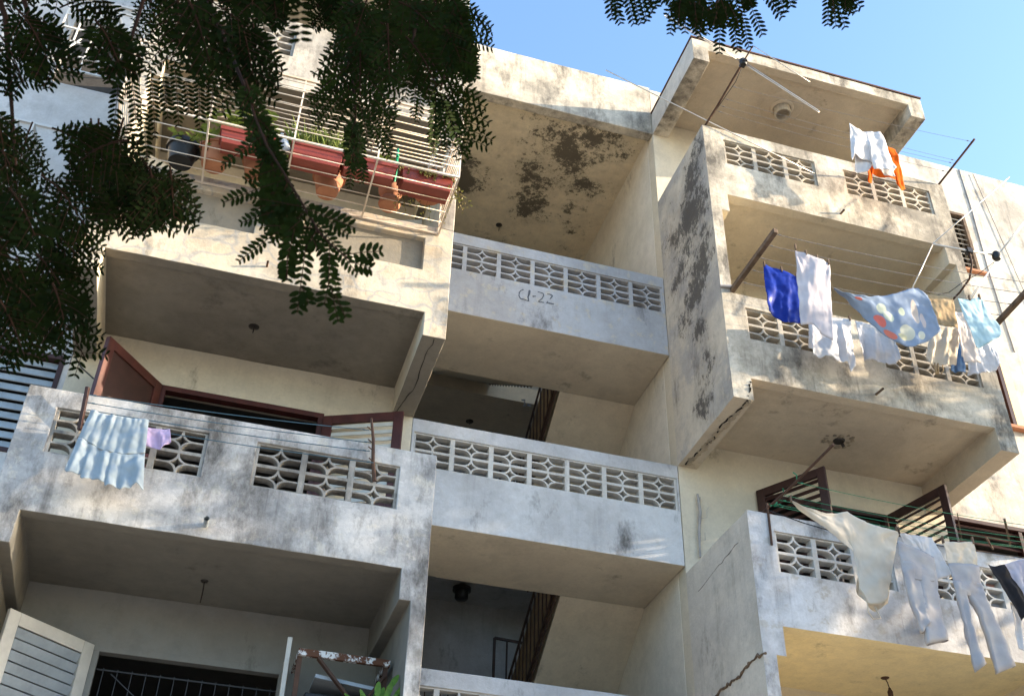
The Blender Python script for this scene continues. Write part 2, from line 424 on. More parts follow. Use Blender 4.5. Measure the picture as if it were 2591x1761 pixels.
bal['L1'] = balcony(LV['1'], XL0, 0, mats_for('lefttop', 'soffitL', 'lefttop', 'cream'), ops=opsL, fin_below=TOP, scr='screenL')
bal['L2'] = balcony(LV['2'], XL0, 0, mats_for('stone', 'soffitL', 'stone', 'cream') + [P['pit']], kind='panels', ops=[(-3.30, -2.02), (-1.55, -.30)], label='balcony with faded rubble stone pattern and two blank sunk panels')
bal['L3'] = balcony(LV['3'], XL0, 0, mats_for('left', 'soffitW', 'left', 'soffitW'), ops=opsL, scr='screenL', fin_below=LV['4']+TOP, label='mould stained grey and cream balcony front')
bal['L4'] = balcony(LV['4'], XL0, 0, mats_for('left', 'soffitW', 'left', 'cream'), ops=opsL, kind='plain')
bal['R1'] = balcony(LV['1'], XR0, XR1, mats_for('right', 'cream', 'fin', 'cream'), ops=opsR, fin_below=TOP)
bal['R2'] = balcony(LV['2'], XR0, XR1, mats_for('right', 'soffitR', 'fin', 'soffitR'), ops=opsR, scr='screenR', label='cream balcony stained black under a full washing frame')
bal['R3'] = balcony(LV['3'], XR0, XR1, mats_for('rightlow', 'yellow', 'finlow', 'cream'), ops=opsR, scr='screenW', fin_below=LV['4']+TOP, label='whitewashed balcony with a yellow soffit')
bal['R4'] = balcony(LV['4'], XR0, XR1, mats_for('rightlow', 'yellow', 'finlow', 'cream'), ops=opsR, kind='plain')

# roof canopies over the top balconies
def canopy(x0, x1):
    xs = [x0, x0+.235, x1-.235, x1]; ys = [.03, .16, YW]; zs = [5.267, 5.505, 5.55, 5.70]
    def solid(x, y, z):
        side = x < x0+.235 or x > x1-.235
        if z < 5.505: return side
        if z < 5.55: return side or y < .16
        return True
    m = MB(); m.grid(xs, ys, zs, solid, lambda c, d: 1 if d[2] == -1 and x0+.235 < c[0] < x1-.235 else (2 if d[0] == -1 and c[0] < x0+.2 else 0), res=.11)
    o = m.build('roof_canopy', [P['right'], P['soffitR'], P['finlow']], B, bevel=.008, smooth=True)
    f = MB(); f.box(x0-.012, x1+.012, .015, YW, 5.7025, 5.728); f.build('roof_felt_edge', P['roof'], o)
    return o
canopy(XR0+.004, 6.647)
canopy(XL0-.08, 0.0)
# thin enclosing fin that carries on above the top left balcony
f = MB(); f.box(-.10, -.02, .05, .10, LV['1']+TOP+.002, 5.266); f.box(-.02, .0, .055, .095, LV['1']+TOP+.002, 5.266)
for z in [4.2, 4.45, 4.7, 4.95, 5.15]: f.box(-.104, .004, .044, .049, z, z+.018)
f.build('balcony_post', P['whitewood'], B)

# landings of the stair bay (half a storey off the balconies)
LC = [1.291, -1.539, -4.30]
CT = 1.253
for i, b in enumerate(LC):
    xs = [0.0, .025, 3.073, XR0-.003]; ys = [YW, YW+.12, 2.62]; zs = [b, b+.15, b+CT-.585, b+CT-.17, b+CT]
    def solid(x, y, z, b=b):
        if z < b+.15: return True
        if y > YW+.12: return False
        return not (b+CT-.585 < z < b+CT-.17 and .025 < x < 3.073)
    m = MB(); m.grid(xs, ys, zs, solid, lambda c, d: 1 if d[2] == -1 and c[1] > YW+.0 and c[2] < b+.3 else 0, res=.11, jit=.002)
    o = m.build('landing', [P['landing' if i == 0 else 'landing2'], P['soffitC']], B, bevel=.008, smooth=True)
    s = MB(); screen_mb(s, .025, 3.073, b+CT-.585, b+CT-.17, 7, 2, YW+.02, YW+.11)
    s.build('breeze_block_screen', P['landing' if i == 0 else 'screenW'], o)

# main wall with its window openings, all one storey pattern
WT = .2
def hole(xa, xb, za, zb): return (xa, xb, za, zb)
holesL, holesR = [], []
for k, b in LV.items():
    holesL.append(hole(-2.64, -.95, b+.16, b+2.34)); holesR.append(hole(4.06, 5.77, b+.16, b+2.34))
LW = [hole(-5.4, -3.60, -1.50, -.315), hole(-5.6, -4.66, 1.15, 2.36), hole(-4.75, -3.72, 3.55, 4.75), hole(-5.4, -3.60, -4.35, -3.1)]
RW = [hole(7.30, 8.21, 4.0, 5.2), hole(7.25, 8.20, 1.25, 2.43), hole(6.64, 9.3, -1.45, -.285)]
def wall(name, x0, x1, holes, mat, parent=B, zt=6.24, z0=GROUND):
    xs = sorted({x0, x1} | {h[0] for h in holes} | {h[1] for h in holes}); zs = sorted({z0, zt} | {h[2] for h in holes} | {h[3] for h in holes})
    m = MB(); m.grid(xs, [YW, YW+WT], zs, lambda x, y, z: not any(h[0] < x < h[1] and h[2] < z < h[3] for h in holes))
    return m.build(name, mat, parent)
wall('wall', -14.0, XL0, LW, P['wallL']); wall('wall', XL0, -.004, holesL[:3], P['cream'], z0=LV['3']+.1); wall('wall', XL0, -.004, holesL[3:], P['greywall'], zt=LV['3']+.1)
wall('wall', XR0+.004, XR1, holesR, P['cream']); wall('wall', XR1, 16.0, RW, P['wallR'])
# parapet beam over the stair bay, ceiling, stair walls
m = MB(); m.grid([0.0, XR0], [YW-.002, YW+.15], [5.27, 6.285], lambda *a: True, res=.11, jit=.002)
m.build('roof_parapet', P['beam'], B, bevel=.012, smooth=True)
m = MB(); m.box(0.0, XR0, YW+.15, 7.4, 5.37, 5.55); m.build('stair_ceiling', P['ceiling'], B)
m = MB(); m.box(XR0, XR0+.2, YW+WT, 7.4, GROUND, 5.56); m.box(XR0+.003, XR0+.2, YW+WT+.01, 7.0, 5.56, 5.6); m.build('stair_wall', P['creamwall'], B)
m = MB(); m.box(-.2, 0.0, YW+WT, 7.4, GROUND, 5.56); m.build('stair_wall', P['creamwall'], B)
m = MB()
m.grid([-.2, .92, 1.22, XR0+.2], [6.2, 6.4], [GROUND, 3.3, 3.95, 5.37], lambda x, y, z: not (.92 < x < 1.22 and 3.3 < z < 3.95))
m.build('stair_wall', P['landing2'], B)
for b in (LV['1'], LV['2'], LV['3'], LV['4']):
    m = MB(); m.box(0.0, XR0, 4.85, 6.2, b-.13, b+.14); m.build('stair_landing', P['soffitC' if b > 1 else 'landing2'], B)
# flights: right-hand flights come down from each front landing, left-hand flights climb to the back landing
for i, b in enumerate(LC):
    for (xa, xb, sgn) in ((2.07, XR0, -1), (.62, 1.66, 1)):
        y0, y1 = 2.622, 4.848; s = .69*sgn; th = .16; N = 8
        if sgn > 0 and b > 1.2: pass
        m = MB(); run = (y1-y0)/N
        prof = [(y0, b)] + [(y1, b+s*(y1-y0))]
        top = []
        for q in range(N):
            ya = y0+run*q; zt = b+.15+s*run*(q+(1 if sgn > 0 else 0))
            top += [(ya, zt), (ya+run, zt)]
        poly = prof + [(y, max(z, b+s*(y-y0)+.03)) for y, z in top[::-1]]
        n = len(poly)
        vs = [(x, y, z) for x in (xa, xb-.003) for y, z in poly]
        m.add(vs, [tuple(range(n))[::-1], tuple(range(n, 2*n))] + [(q, (q+1) % n, n+(q+1) % n, n+q) for q in range(n)])
        o = m.build('stair_flight', P['soffitC'], B)
        rl = MB(); xr_ = xa-.05 if sgn < 0 else xb+.04
        for q in range(15):
            y = y0+.06+(y1-y0-.1)*q/14; z = b+s*(y-y0)
            rl.bar((xr_, y, z-.02), (xr_, y, z+1.0), .014, .014)
        for h in (.02, .16, 1.0): rl.bar((xr_, y0, b+h), (xr_, y1, b+s*(y1-y0)+h), .035, .02, up=(1, 0, 0))
        if sgn < 0: rl.box(xr_+.012, xr_+.02, y0, y0+.01, b, b+.9)
        rl.build('stair_railing', P['iron'], o)
        if sgn < 0:
            pn = MB(); pn.add([(xr_+.022, y0, b+.05), (xr_+.022, y1, b+.05+s*(y1-y0)), (xr_+.022, y1, b+.92+s*(y1-y0)), (xr_+.022, y0, b+.92)], [(0,1,2,3)])
            pn.build('stair_panel', P['tanpanel'], o, thick=.012)
# railing across each back landing
for b in (LV['3'], LV['2'], LV['4']):
    m = MB(); z0 = b+.14
    for q in range(17):
        x = .05+q*.1; m.bar((x, 4.9, z0), (x, 4.9, z0+.93), .012, .012)
    m.bar((.02, 4.9, z0+.93), (1.95, 4.9, z0+.93), .03, .03); m.bar((.02, 4.9, z0+.1), (1.95, 4.9, z0+.1), .02, .02)
    m.bar((1.93, 4.9, z0), (1.93, 4.9, z0+1.5), .03, .03); m.bar((2.1, 4.9, z0), (2.1, 4.9, z0+1.5), .02, .02); m.bar((1.93, 4.9, z0+1.5), (2.4, 4.9, z0+1.48), .03, .03)
    m.build('landing_railing', P['iron'], B)
# rooms behind the openings
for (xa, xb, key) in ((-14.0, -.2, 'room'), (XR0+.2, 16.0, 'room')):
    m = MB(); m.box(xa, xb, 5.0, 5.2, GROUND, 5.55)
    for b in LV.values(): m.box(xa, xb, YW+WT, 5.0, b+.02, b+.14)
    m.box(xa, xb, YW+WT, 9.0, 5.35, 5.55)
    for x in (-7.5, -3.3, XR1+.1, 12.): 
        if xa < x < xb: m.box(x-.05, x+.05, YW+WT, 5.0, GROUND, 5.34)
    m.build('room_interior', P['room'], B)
m = MB(); m.box(-14, 16, 9.0, 9.2, GROUND, 5.56); m.box(-14.2, -14, YW, 9.2, GROUND, 6.2); m.box(16, 16.2, YW, 9.2, GROUND, 6.2); m.box(-.2, XR0+.2, 7.4, 7.6, GROUND, 5.36)
m.build('rear_wall', P['wallL'], B)

# windows ------------------------------------------------------------
def leaf(hx, hy, dirx, diry, wd, z0, z1, mat, slat_mat, parent, slats=.078, solid_panel=None, louvre_tilt=.6, fr=.1, th=.04):
    """an open shutter leaf: stiles, rails and louvre slats"""
    d = Vector((dirx, diry, 0)).normalized(); nrm = Vector((-d.y, d.x, 0)); h = Vector((hx, hy, 0))
    def bx(mb, a0, a1, zb, zt, t):
        vs = []
        for z in (zb, zt):
            for a, s in ((a0, -1), (a1, -1), (a1, 1), (a0, 1)): vs.append(h + d*a + nrm*(s*t/2) + Vector((0, 0, z)))
        mb.add(vs, [(0,3,2,1),(4,5,6,7),(0,1,5,4),(1,2,6,5),(2,3,7,6),(3,0,4,7)])
    m = MB()
    bx(m, 0, fr, z0, z1, th); bx(m, wd-fr, wd, z0, z1, th)
    bx(m, fr, wd-fr, z1-fr, z1, th*.97); bx(m, fr, wd-fr, z0, z0+fr, th*.97)
    mid = (z0+z1)/2-.1
    bx(m, fr, wd-fr, mid, mid+fr*.8, th*.97)
    o = m.build('shutter', mat, parent, bevel=.004)
    s = MB()
    span = [(mid+fr*.8, z1-fr)] + [(z0+fr, mid)]
    for (za, zb) in span:
        n = max(2, int((zb-za)/.088))
        if solid_panel: bx(s, fr, wd-fr, za, zb, .012); continue
        for i in range(n):
            zc = za+(i+.5)*(zb-za)/n
            a, b = h+d*(fr+.003), h+d*(wd-fr-.003)
            upv = Vector((0, 0, 1))*cos(louvre_tilt)+nrm*sin(louvre_tilt)
            s.bar(a+Vector((0,0,zc)), b+Vector((0,0,zc)), .009, slats, up=upv)
    s.build('shutter_panel' if solid_panel else 'shutter_louvre', slat_mat, o)
    return o
def window(xa, xb, za, zb, mat, sill=None, fr=.06, dep=.09, name='window'):
    m = MB(); y0 = YW-.006; y1 = YW+dep
    m.box(xa, xb, y0, y1, zb-fr, zb); m.box(xa, xa+fr, y0, y1, za, zb-fr); m.box(xb-fr, xb, y0, y1, za, zb-fr)
    o = m.build(name, mat, B, bevel=.003)
    return o
# brown louvred doors, third floor left and right
for (xa, xb, b, mat) in ((-2.64, -.95, LV['3'], 'brown'), (4.06, 5.77, LV['3'], 'brown2')):
    o = window(xa, xb, b+.16, b+2.35, P[mat])
leaf(-2.64, YW-.02, -.53, -.69, .86, LV['3']+.2, LV['3']+2.33, P['brown'], P['brown2'], bal['L3'], solid_panel=True, th=.05)
leaf(-.95, YW-.02, .78, -.36, .86, LV['3']+.2, LV['3']+2.30, P['brown'], P['whitewood'], bal['L3'], louvre_tilt=.15, slats=.046)
leaf(4.06, YW-.02, .46, -.74, .87, LV['3']+.2, LV['3']+2.34, P['brown2'], P['brown2'], bal['R3'], louvre_tilt=.6)
leaf(5.77, YW-.02, .21, -.81, .86, LV['3']+.2, LV['3']+2.34, P['brown2'], P['brown2'], bal['R3'], louvre_tilt=.75)
# white doors, fourth level down and behind the planter cage
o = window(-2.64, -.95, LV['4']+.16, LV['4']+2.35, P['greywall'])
leaf(-2.64, YW-.02, -.68, -.58, .88, LV['4']+.2, LV['4']+2.33, P['whitewood'], P['bluewood'], bal['L4'], louvre_tilt=.5, fr=.11)
leaf(-.96, YW-.02, -.06, -.76, .78, LV['4']+.2, LV['4']+2.33, P['whitewood'], P['whitewood'], bal['L4'], fr=.11)
gr = MB()
for i in range(13):
    x = -2.52+i*.122; gr.bar((x, YW+.14, LV['4']+.2), (x, YW+.14, LV['4']+2.2), .008, .008)
for z in (2.18, 1.6, .9): gr.bar((-2.58, YW+.14, LV['4']+z), (-1.0, YW+.14, LV['4']+z), .014, .014)
gr.bar((-2.45, YW+.13, LV['4']+2.15), (-1.9, YW+.13, LV['4']+1.75), .01, .01); gr.bar((-1.9, YW+.13, LV['4']+1.75), (-1.2, YW+.13, LV['4']+2.0), .01, .01)
gr.build('window_grille', P['bulb'], o)
o = window(-2.64, -.95, LV['2']+.16, LV['2']+2.35, P['whitewood'])
for k in range(3):
    m = MB(); x = -2.3+k*.62; m.box(x, x+.06, YW+.01, YW+.07, LV['2']+.16, LV['2']+2.28); m.build('mullion', P['whitewood'], o)
leaf(-.95, YW-.02, .85, -.3, .84, LV['2']+.2, LV['2']+2.33, P['whitewood'], P['bluewood'], bal['L2'])
leaf(-2.64, YW-.02, -.8, -.4, .8, LV['2']+.2, LV['2']+2.33, P['whitewood'], P['bluewood'], bal['L2'])
for b, xs in ((LV['1'], (-2.64, -.95)), (LV['1'], (4.06, 5.77)), (LV['2'], (4.06, 5.77)), (LV['4'], (4.06, 5.77))):
    o = window(xs[0], xs[1], b+.16, b+2.35, P['brown2' if xs[0] > 0 else 'whitewood'])
    m = MB(); m.box(xs[0]+.06, xs[1]-.06, YW+.03, YW+.06, b+.16, b+2.28); m.build('door_panel', P['brown2' if xs[0] > 0 else 'whitewood'], o)
# louvred windows of the flanking walls
def louvre_window(h, mat, frame, pitch=.105, tilt=.6, sill=None, depth=.07, mull=()):
    xa, xb, za, zb = h
    m = MB(); y0, y1 = YW-.012, YW+.10
    m.box(xa, xb, y0, y1, zb-.05, zb); m.box(xa, xa+.05, y0, y1, za, zb-.05); m.box(xb-.05, xb, y0, y1, za, zb-.05); m.box(xa+.05, xb-.05, y0, y1, za, za+.05)
    for q in mull: m.box(q-.025, q+.025, y0+.01, y1, za+.05, zb-.05)
    o = m.build('louvred_window', frame, B, bevel=.003)
    s = MB(); z = za+.05+pitch/2
    while z < zb-.05:
        s.bar((xa+.052, YW+depth-.02, z), (xb-.052, YW+depth-.02, z), .012, pitch*.9, up=(0, sin(tilt), cos(tilt))); z += pitch
    s.build('louvre', mat, o)
    if sill:
        q = MB(); q.box(xa-.04, xb+.06, YW-.07, YW-.001, za-.04, za); q.build('window_sill', sill, o)
    return o
louvre_window(LW[0], P['bluewood'], P['brown2'], .108, .42)
louvre_window(LW[3], P['bluewood'], P['brown2'], .108, .42)
louvre_window(RW[0], P['wallR'], P['timber'], .1, .75, sill=P['terra'])
o = louvre_window(RW[2], P['brown2'], P['brown2'], .11, .7, mull=(7.62, 8.4))
# lower right window: deep yellow reveal, brown frame, red sill
h = RW[1]
m = MB(); m.box(h[0], h[1], YW+.12, YW+.16, h[3]-.06, h[3]); m.box(h[0], h[0]+.06, YW+.12, YW+.16, h[2], h[3]-.06); m.box(h[1]-.2, h[1]-.14, YW-.01, YW+.16, h[2], h[3]-.06)
o = m.build('window', P['brown2'], B)
m = MB(); m.box(h[1]-.14, h[1]-.002, YW-.008, YW+.19, h[2]+.002, h[3]-.002); m.build('window_reveal', P['yellow'], o)
m = MB(); m.box(h[0]-.05, h[1]+.12, YW-.09, YW-.001, h[2]-.045, h[2]); m.build('window_sill', P['terra'], o)
# projecting white window grilles of the left wall
def grille_window(h, out=.22):
    xa, xb, za, zb = h
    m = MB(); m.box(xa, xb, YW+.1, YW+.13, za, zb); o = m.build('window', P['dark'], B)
    q = MB(); yo = YW-out
    for z in [za+i*(zb-za)/5 for i in range(6)]:
        q.bar((xa-.05, yo, z), (xb+.05, yo, z), .022, .022)
        for x in (xa-.05, xb+.05): q.bar((x, yo, z), (x, YW-.001, z), .018, .018)
    nx = 6
    for i in range(nx+1):
        x = xa-.05+i*(xb-xa+.1)/nx; q.bar((x, yo, za), (x, yo, zb), .018, .018)
        q.bar((x, yo, zb), (x, YW-.001, zb+.1), .018, .018)
    q.bar((xa-.05, yo-.004, za), ((xa+xb)/2, yo-.004, zb), .014, .014); q.bar(((xa+xb)/2, yo-.004, zb), (xb+.05, yo-.004, za), .014, .014)
    q.bar((xa-.07, YW-.01, zb+.42), (xb+.25, YW-.01, zb+.42), .03, .03); 
    q.build('window_grille', P['grillew'], o)
grille_window(LW[1], .45); grille_window(LW[2], .25)
# joints on the right wall, conduit, wall stick
m = MB(); m.tube([(8.384, YW-.004, 6.23), (8.39, YW-.006, 5.3), (8.36, YW-.004, 4.2), (8.38, YW-.005, 2.6)], .012, 5); m.build('wall_conduit', P['pole'], B)
m = MB(); m.tube([(8.62, YW-.02, 6.2), (8.9, YW-.02, 3.6), (9.2, YW-.02, .5)], .006, 5); m.build('wall_cable', P['wire'], B)
m = MB(); m.tube([at(8, 370, 300, YW-.02), at(8, 400, 350, YW-.15), at(8, 455, 400, YW-.3), at(8, 470, 408, YW-.3)], .008, 5); m.build('wall_cable', P['black'], B)

# drain spouts in the parapet fronts
def spout(z, x, y, l, r, mat, dz=-.12):
    p = at(z, x, y, 0.0); m = MB()
    m.tube([p+Vector((0, .02, 0)), p+Vector((0, -l, l*dz))], r, 12, cap=False); m.tube([p+Vector((0, -l+.001, l*dz)), p+Vector((0, .01, 0))], r*.78, 12, cap=False)
    m.lathe((p.x, p.y, p.z), [(r*1.01, 0)], 3)
    return m
def add_spout(par, *a): spout(*a).build('drain_spout', P[a[5]], par, smooth='all')
add_spout(bal['L2'], 1, 1308, 1306, .09, .011, 'rust'); add_spout(bal['L3'], 7, 1100, 375, .15, .022, 'bluewood')
add_spout(bal['R2'], 4, 1392, 1010, .14, .014, 'timber'); add_spout(bal['R1'], 3, 1190, 1108, .08, .014, 'timber'); add_spout(bal['R3'], 5, 1718, 1048, .19, .020, 'pole')

# painted flat number on the upper landing, half worn scribble in the stairwell
def strokes(lines, z, Y, r, par, name, mat):
    m = MB()
    for ln in lines:
        pts = [at(z, x, y, Y) for x, y in ln]
        q = []
        for i in range(len(pts)-1):
            for t in (0, .34, .67): q.append(pts[i].lerp(pts[i+1], t))
        q.append(pts[-1])
        q = [p+Vector((random.uniform(-1, 1)*r*.35, 0, random.uniform(-1, 1)*r*.35)) for p in q]
        vs = []; fs = []
        for i, p in enumerate(q):
            d = (q[min(i+1, len(q)-1)]-q[max(i-1, 0)]).normalized(); nn = Vector((-d.z, 0, d.x))*r*random.uniform(.65, 1.2)
            vs += [p+nn, p-nn]
        fs = [(2*i, 2*i+1, 2*i+3, 2*i+2) for i in range(len(q)-1)]
        m.add(vs, fs)
    m.build(name, mat, par, thick=.002)
strokes([[(700,490),(640,510),(595,560),(585,620),(610,690),(650,712),(730,728),(825,760)], [(830,500),(815,590),(800,660),(815,740)], [(850,510),(838,600),(790,670)],
         [(905,650),(985,650)], [(1030,545),(1080,555),(1150,580),(1175,630),(1130,700),(1045,775),(1110,785),(1180,797)], [(1250,598),(1310,603),(1380,632),(1345,680),(1320,715)], [(1275,765),(1235,805),(1300,812),(1410,830)]], 17, YW-.004, .0065, B, 'painted_number', P['paint'])
m = MB()
strokes([[(1650,575),(1700,585)], [(1690,600),(1700,655),(1665,650)], [(1735,630),(1740,660)], [(1760,632),(1763,664)]], 12, 4.846, .012, B, 'painted_scribble', P['paint'])

# cracks and broken edges
def crack(pts, nrm, r, par):
    q = []
    for i in range(len(pts)-1):
        a, b = pts[i], pts[i+1]; n = 5
        for j in range(n): 
            p = a.lerp(b, j/n); q.append(p+Vector((random.uniform(-1, 1)*.012*(1-abs(nrm[0])), random.uniform(-1, 1)*.012*(1-abs(nrm[1])), random.uniform(-1, 1)*.012*(1-abs(nrm[2])))))
    q.append(pts[-1])
    m = MB(); m.tube(q, [r*random.uniform(.4, 1.2) for _ in q], 5); m.build('crack', P['crack'], par)
zb = LV['2']-.285
crack([Vector((-.11, .02, zb)), Vector((-.13, .5, zb)), Vector((-.10, .9, zb)), Vector((-.17, 1.2, zb)), Vector((-.2, YW-.02, zb))], (0, 0, 1), .005, bal['L2'])
crack([Vector((XR0+.215, .0, zb+.24)), Vector((XR0+.2, 0, zb+.12)), Vector((XR0+.17, .02, zb)), Vector((XR0+.16, .25, zb)), Vector((XR0+.11, .5, zb)), Vector((XR0+.14, .8, zb)), Vector((XR0+.09, 1.1, zb)), Vector((XR0+.07, 1.4, zb))], (0, 0, 1), .012, bal['R2'])
m = MB()
for i in range(46):
    t = i/45; y = .01+t*1.4; x = XR0+.19-.10*t+random.uniform(-.015, .015)
    c = Vector((x, y, zb-.004)); r = random.uniform(.016, .05)
    vs = []; n = 7
    for j in range(n): vs.append(c+Vector((cos(2*pi*j/n)*r*random.uniform(.6, 1.2), sin(2*pi*j/n)*r*random.uniform(.6, 1.3), random.uniform(-.004, .004))))
    vs.append(c+Vector((0, 0, -random.uniform(.008, .022)))); m.add(vs, [(j, n, (j+1) % n) for j in range(n)])
m.build('broken_concrete_edge', P['concrete'], bal['R2'])
crack([at(5, 700, 425, .0)+Vector((0, .0, 0)), Vector((XR0, .3, -1.86)), Vector((XR0, .7, -1.90)), Vector((XR0, 1.2, -1.95))], (1, 0, 0), .003, bal['R3'])
# broken plaster edge low on the right fin: a rough step running down the wall
def atx(z, x, y, X):
    d = ray(z, x, y); return CAM+d*((X-CAM.x)/d.x)
m = MB(); pts = [atx(5, x, y, XR0-.008) for x, y in ((790,1172),(745,1192),(700,1232),(668,1262),(640,1318),(600,1342),(560,1366),(490,1433),(430,1490))]
q = []
for i in range(len(pts)-1):
    for j in range(4): q.append(pts[i].lerp(pts[i+1], j/4)+Vector((0, random.uniform(-.015, .015), random.uniform(-.015, .015))))
m.tube(q, [random.uniform(.006, .017) for _ in q], 6); m.build('broken_plaster_edge', P['timber'], bal['R3'])
# ---- END OF BUILDING
# ------------------------------------------------------------------ ceiling lamps
def hanging_lamp(c, drop, label, mat='bulb', r=.04, tilt=(0, 0), bulb=False, plate=.045):
    o = empty('ceiling_lamp', c); tag(o, label, 'ceiling lamp')
    c = Vector(c); m = MB(); m.lathe(c, [(0, -.022), (plate*.7, -.022), (plate, -.008), (plate, 0)], 20); m.build('ceiling_plate', P[mat], o, smooth=True)
    e = c+Vector((tilt[0], tilt[1], -drop))
    m = MB(); m.tube([c+Vector((0, 0, -.02)), c.lerp(e, .5)+Vector((.004, 0, 0)), e], .006, 6); m.build('lamp_cord', P[mat], o)
    if bulb:
        m = MB(); m.lathe(e+Vector((0, 0, -.085)), [(0, 0), (.026, .004), (.028, .05), (.016, .075), (.012, .09)], 16); m.build('lamp_socket', P[mat], o, smooth=True)
    return o
hanging_lamp(at(8, 1245, 145, .845), .09, 'black lamp fitting with a short cord under the stone patterned balcony', plate=.06)
hanging_lamp(at(7, 1095, 668, .934), .22, 'thin bare lamp cord hanging from the grey soffit above the white shutters', plate=.04)
hanging_lamp(at(5, 1498, 1315, .894), .12, 'brown lamp socket hanging under the yellow soffit', bulb=True, plate=.05, mat='rust', tilt=(.03, 0))
hanging_lamp((1.542, 4.063, 5.37), .13, 'small black lamp cord on the mould stained stairway ceiling', plate=.05)
hanging_lamp((1.60, 5.6, 2.61), .06, 'tiny dark lamp on the ceiling of the upper stair landing', plate=.06)
o = empty('ceiling_lamp', (1.62, 5.6, LV['2']-.13)); tag(o, 'dark drum shaped lamp hanging over the lower stair landing', 'ceiling lamp')
m = MB(); c = Vector((1.62, 5.6, LV['2']-.13)); m.lathe(c, [(.0, -.24), (.07, -.235), (.095, -.21), (.095, -.11), (.13, -.10), (.13, -.05), (.05, -.03), (.05, 0)], 24); m.build('lamp_shade', P['bulb'], o, smooth=True)
# round plaster rose with a socket under the right roof canopy
c = Vector((4.772, .665, 5.55)); o = empty('ceiling_lamp', c); tag(o, 'round plaster collar with a hollow lamp socket under the roof canopy', 'ceiling lamp')
m = MB(); m.lathe(c, [(.30, .0), (.29, -.006), (.17, -.012), (.155, -.03), (.13, -.04), (.125, -.02)], 32); m.build('plaster_rose', P['soffitR'], o, smooth=True)
m = MB(); m.lathe(c, [(.118, -.02), (.118, -.15), (.098, -.15), (.098, -.04), (0, -.04)], 28); m.build('lamp_socket', P['screenR'], o, smooth=True)
# hole with torn plaster under the second right balcony
c = Vector((4.868, .855, .05)); o = empty('ceiling_lamp', c); tag(o, 'broken lamp hole with rough brown plaster edges in the soffit', 'ceiling lamp')
m = MB()
for i in range(14):
    a = i*2*pi/14; r = .09+random.uniform(-.02, .05); q = c+Vector((cos(a)*r*1.5, sin(a)*r, -.003)); n = 6; rr = random.uniform(.02, .05)
    vs = [q+Vector((cos(2*pi*j/n)*rr*random.uniform(.6, 1.3), sin(2*pi*j/n)*rr*random.uniform(.6, 1.2), 0)) for j in range(n)]+[q+Vector((0, 0, -.012))]
    m.add(vs, [(j, n, (j+1) % n) for j in range(n)])
m.build('torn_plaster', P['concrete'], o)
m = MB(); m.lathe(c, [(0, -.02), (.055, -.02), (.07, -.004), (.07, 0)], 18); m.tube([c+Vector((.05, .02, -.02)), c+Vector((.07, .03, -.05))], .02, 8); m.build('lamp_socket', P['bulb'], o, smooth=True)

# ------------------------------------------------------------------ planter cage of the stone patterned balcony
CX0, CX1, CY, CZ0, CZ1 = -3.44, -.165, -.885, 1.06, 1.93
cg = empty('balcony_cage', (-1.8, -.44, CZ0)); tag(cg, 'rusty white iron bar cage hung full of planters on the stone patterned balcony', 'balcony cage')
m = MB(); rr = .0055
for y in (-.02, CY): m.bar((CX0, y, CZ0), (CX1, y, CZ0), .019, .019)
for x in (CX0, -2.615, -1.805, -.985, CX1):
    m.bar((x, 0, CZ0), (x, CY, CZ0), .017, .017); m.bar((x, CY, CZ0), (x, CY, CZ1), .016, .016); m.bar((x, CY, CZ1), (x, -.02, CZ1+.12), .014, .014); 
for x in (CX0, CX1): m.bar((x, -.02, CZ0), (x, -.02, CZ1+.12), .02, .02)
m.bar((CX0, CY, CZ1), (CX1, CY, CZ1), .022, .022); m.bar((CX0, -.02, CZ1+.12), (CX1, -.02, CZ1+.12), .022, .022)
m.build('cage_frame', P['cage'], cg)
def rods(lst):
    for a, b in lst:
        q = MB(); q.tube([a, Vector(a).lerp(Vector(b), .5)+Vector((0, random.uniform(-.006, .006), random.uniform(-.008, .004))), b], rr, 6); q.build('cage_rod', P['cage'], cg, smooth='all')
L = [((CX0, y, CZ0+.012), (CX1, y, CZ0+.012)) for y in (-.19, -.35, -.52, -.69)]
z = CZ0+.13
while z < CZ1-.03: L.append(((CX0, CY-.012, z), (CX1, CY-.012, z))); z += .112
for i in range(1, 6):
    t = i/6; L.append(((CX0, CY*(1-t), CZ1+.12*t+.012), (CX1, CY*(1-t), CZ1+.12*t+.012)))
for x in (CX0, CX1):
    z = CZ0+.1
    while z < CZ1: L.append(((x, CY, z), (x, -.02, z))); z += .1
rods([(Vector(a), Vector(b)) for a, b in L])

def planter(x0, x1, y0, y1, h, label):
    o = empty('planter', ((x0+x1)/2, (y0+y1)/2, CZ0+.02)); tag(o, label, 'planter', 'red brown plastic planters in the cage')
    m = MB(); z0 = CZ0+.022; fl = .022
    r = [(0, 0), (.4*fl, .06), (.7*fl, .062), (fl, h-.05), (fl+.014, h-.048), (fl+.016, h), (fl-.002, h), (fl*.8, h-.03)]
    vs = []
    for d, z in r:
        vs += [(x0-d, y0-d, z0+z), (x1+d, y0-d, z0+z), (x1+d, y1+d, z0+z), (x0-d, y1+d, z0+z)]
    n = len(r); fs = [(i*4+j, i*4+(j+1) % 4, (i+1)*4+(j+1) % 4, (i+1)*4+j) for i in range(n-1) for j in range(4)] + [(3, 2, 1, 0)]
    m.add(vs, fs); m.build('planter_box', P['planter'], o, bevel=.008)
    q = MB(); q.box(x0-.01, x1+.01, y0-.01, y1+.01, z0+h-.04, z0+h-.03); q.build('soil', P['soil'], o)
    return z0+h-.03
def pot(x, y, z, prof, label, mat='terra', tilt=0):
    m = MB(); m.lathe((x, y, z), prof, 28); o = m.build('flower_pot', P[mat], None, smooth=True, loc=(x, y, z)); tag(o, label, 'flower pot'); return o
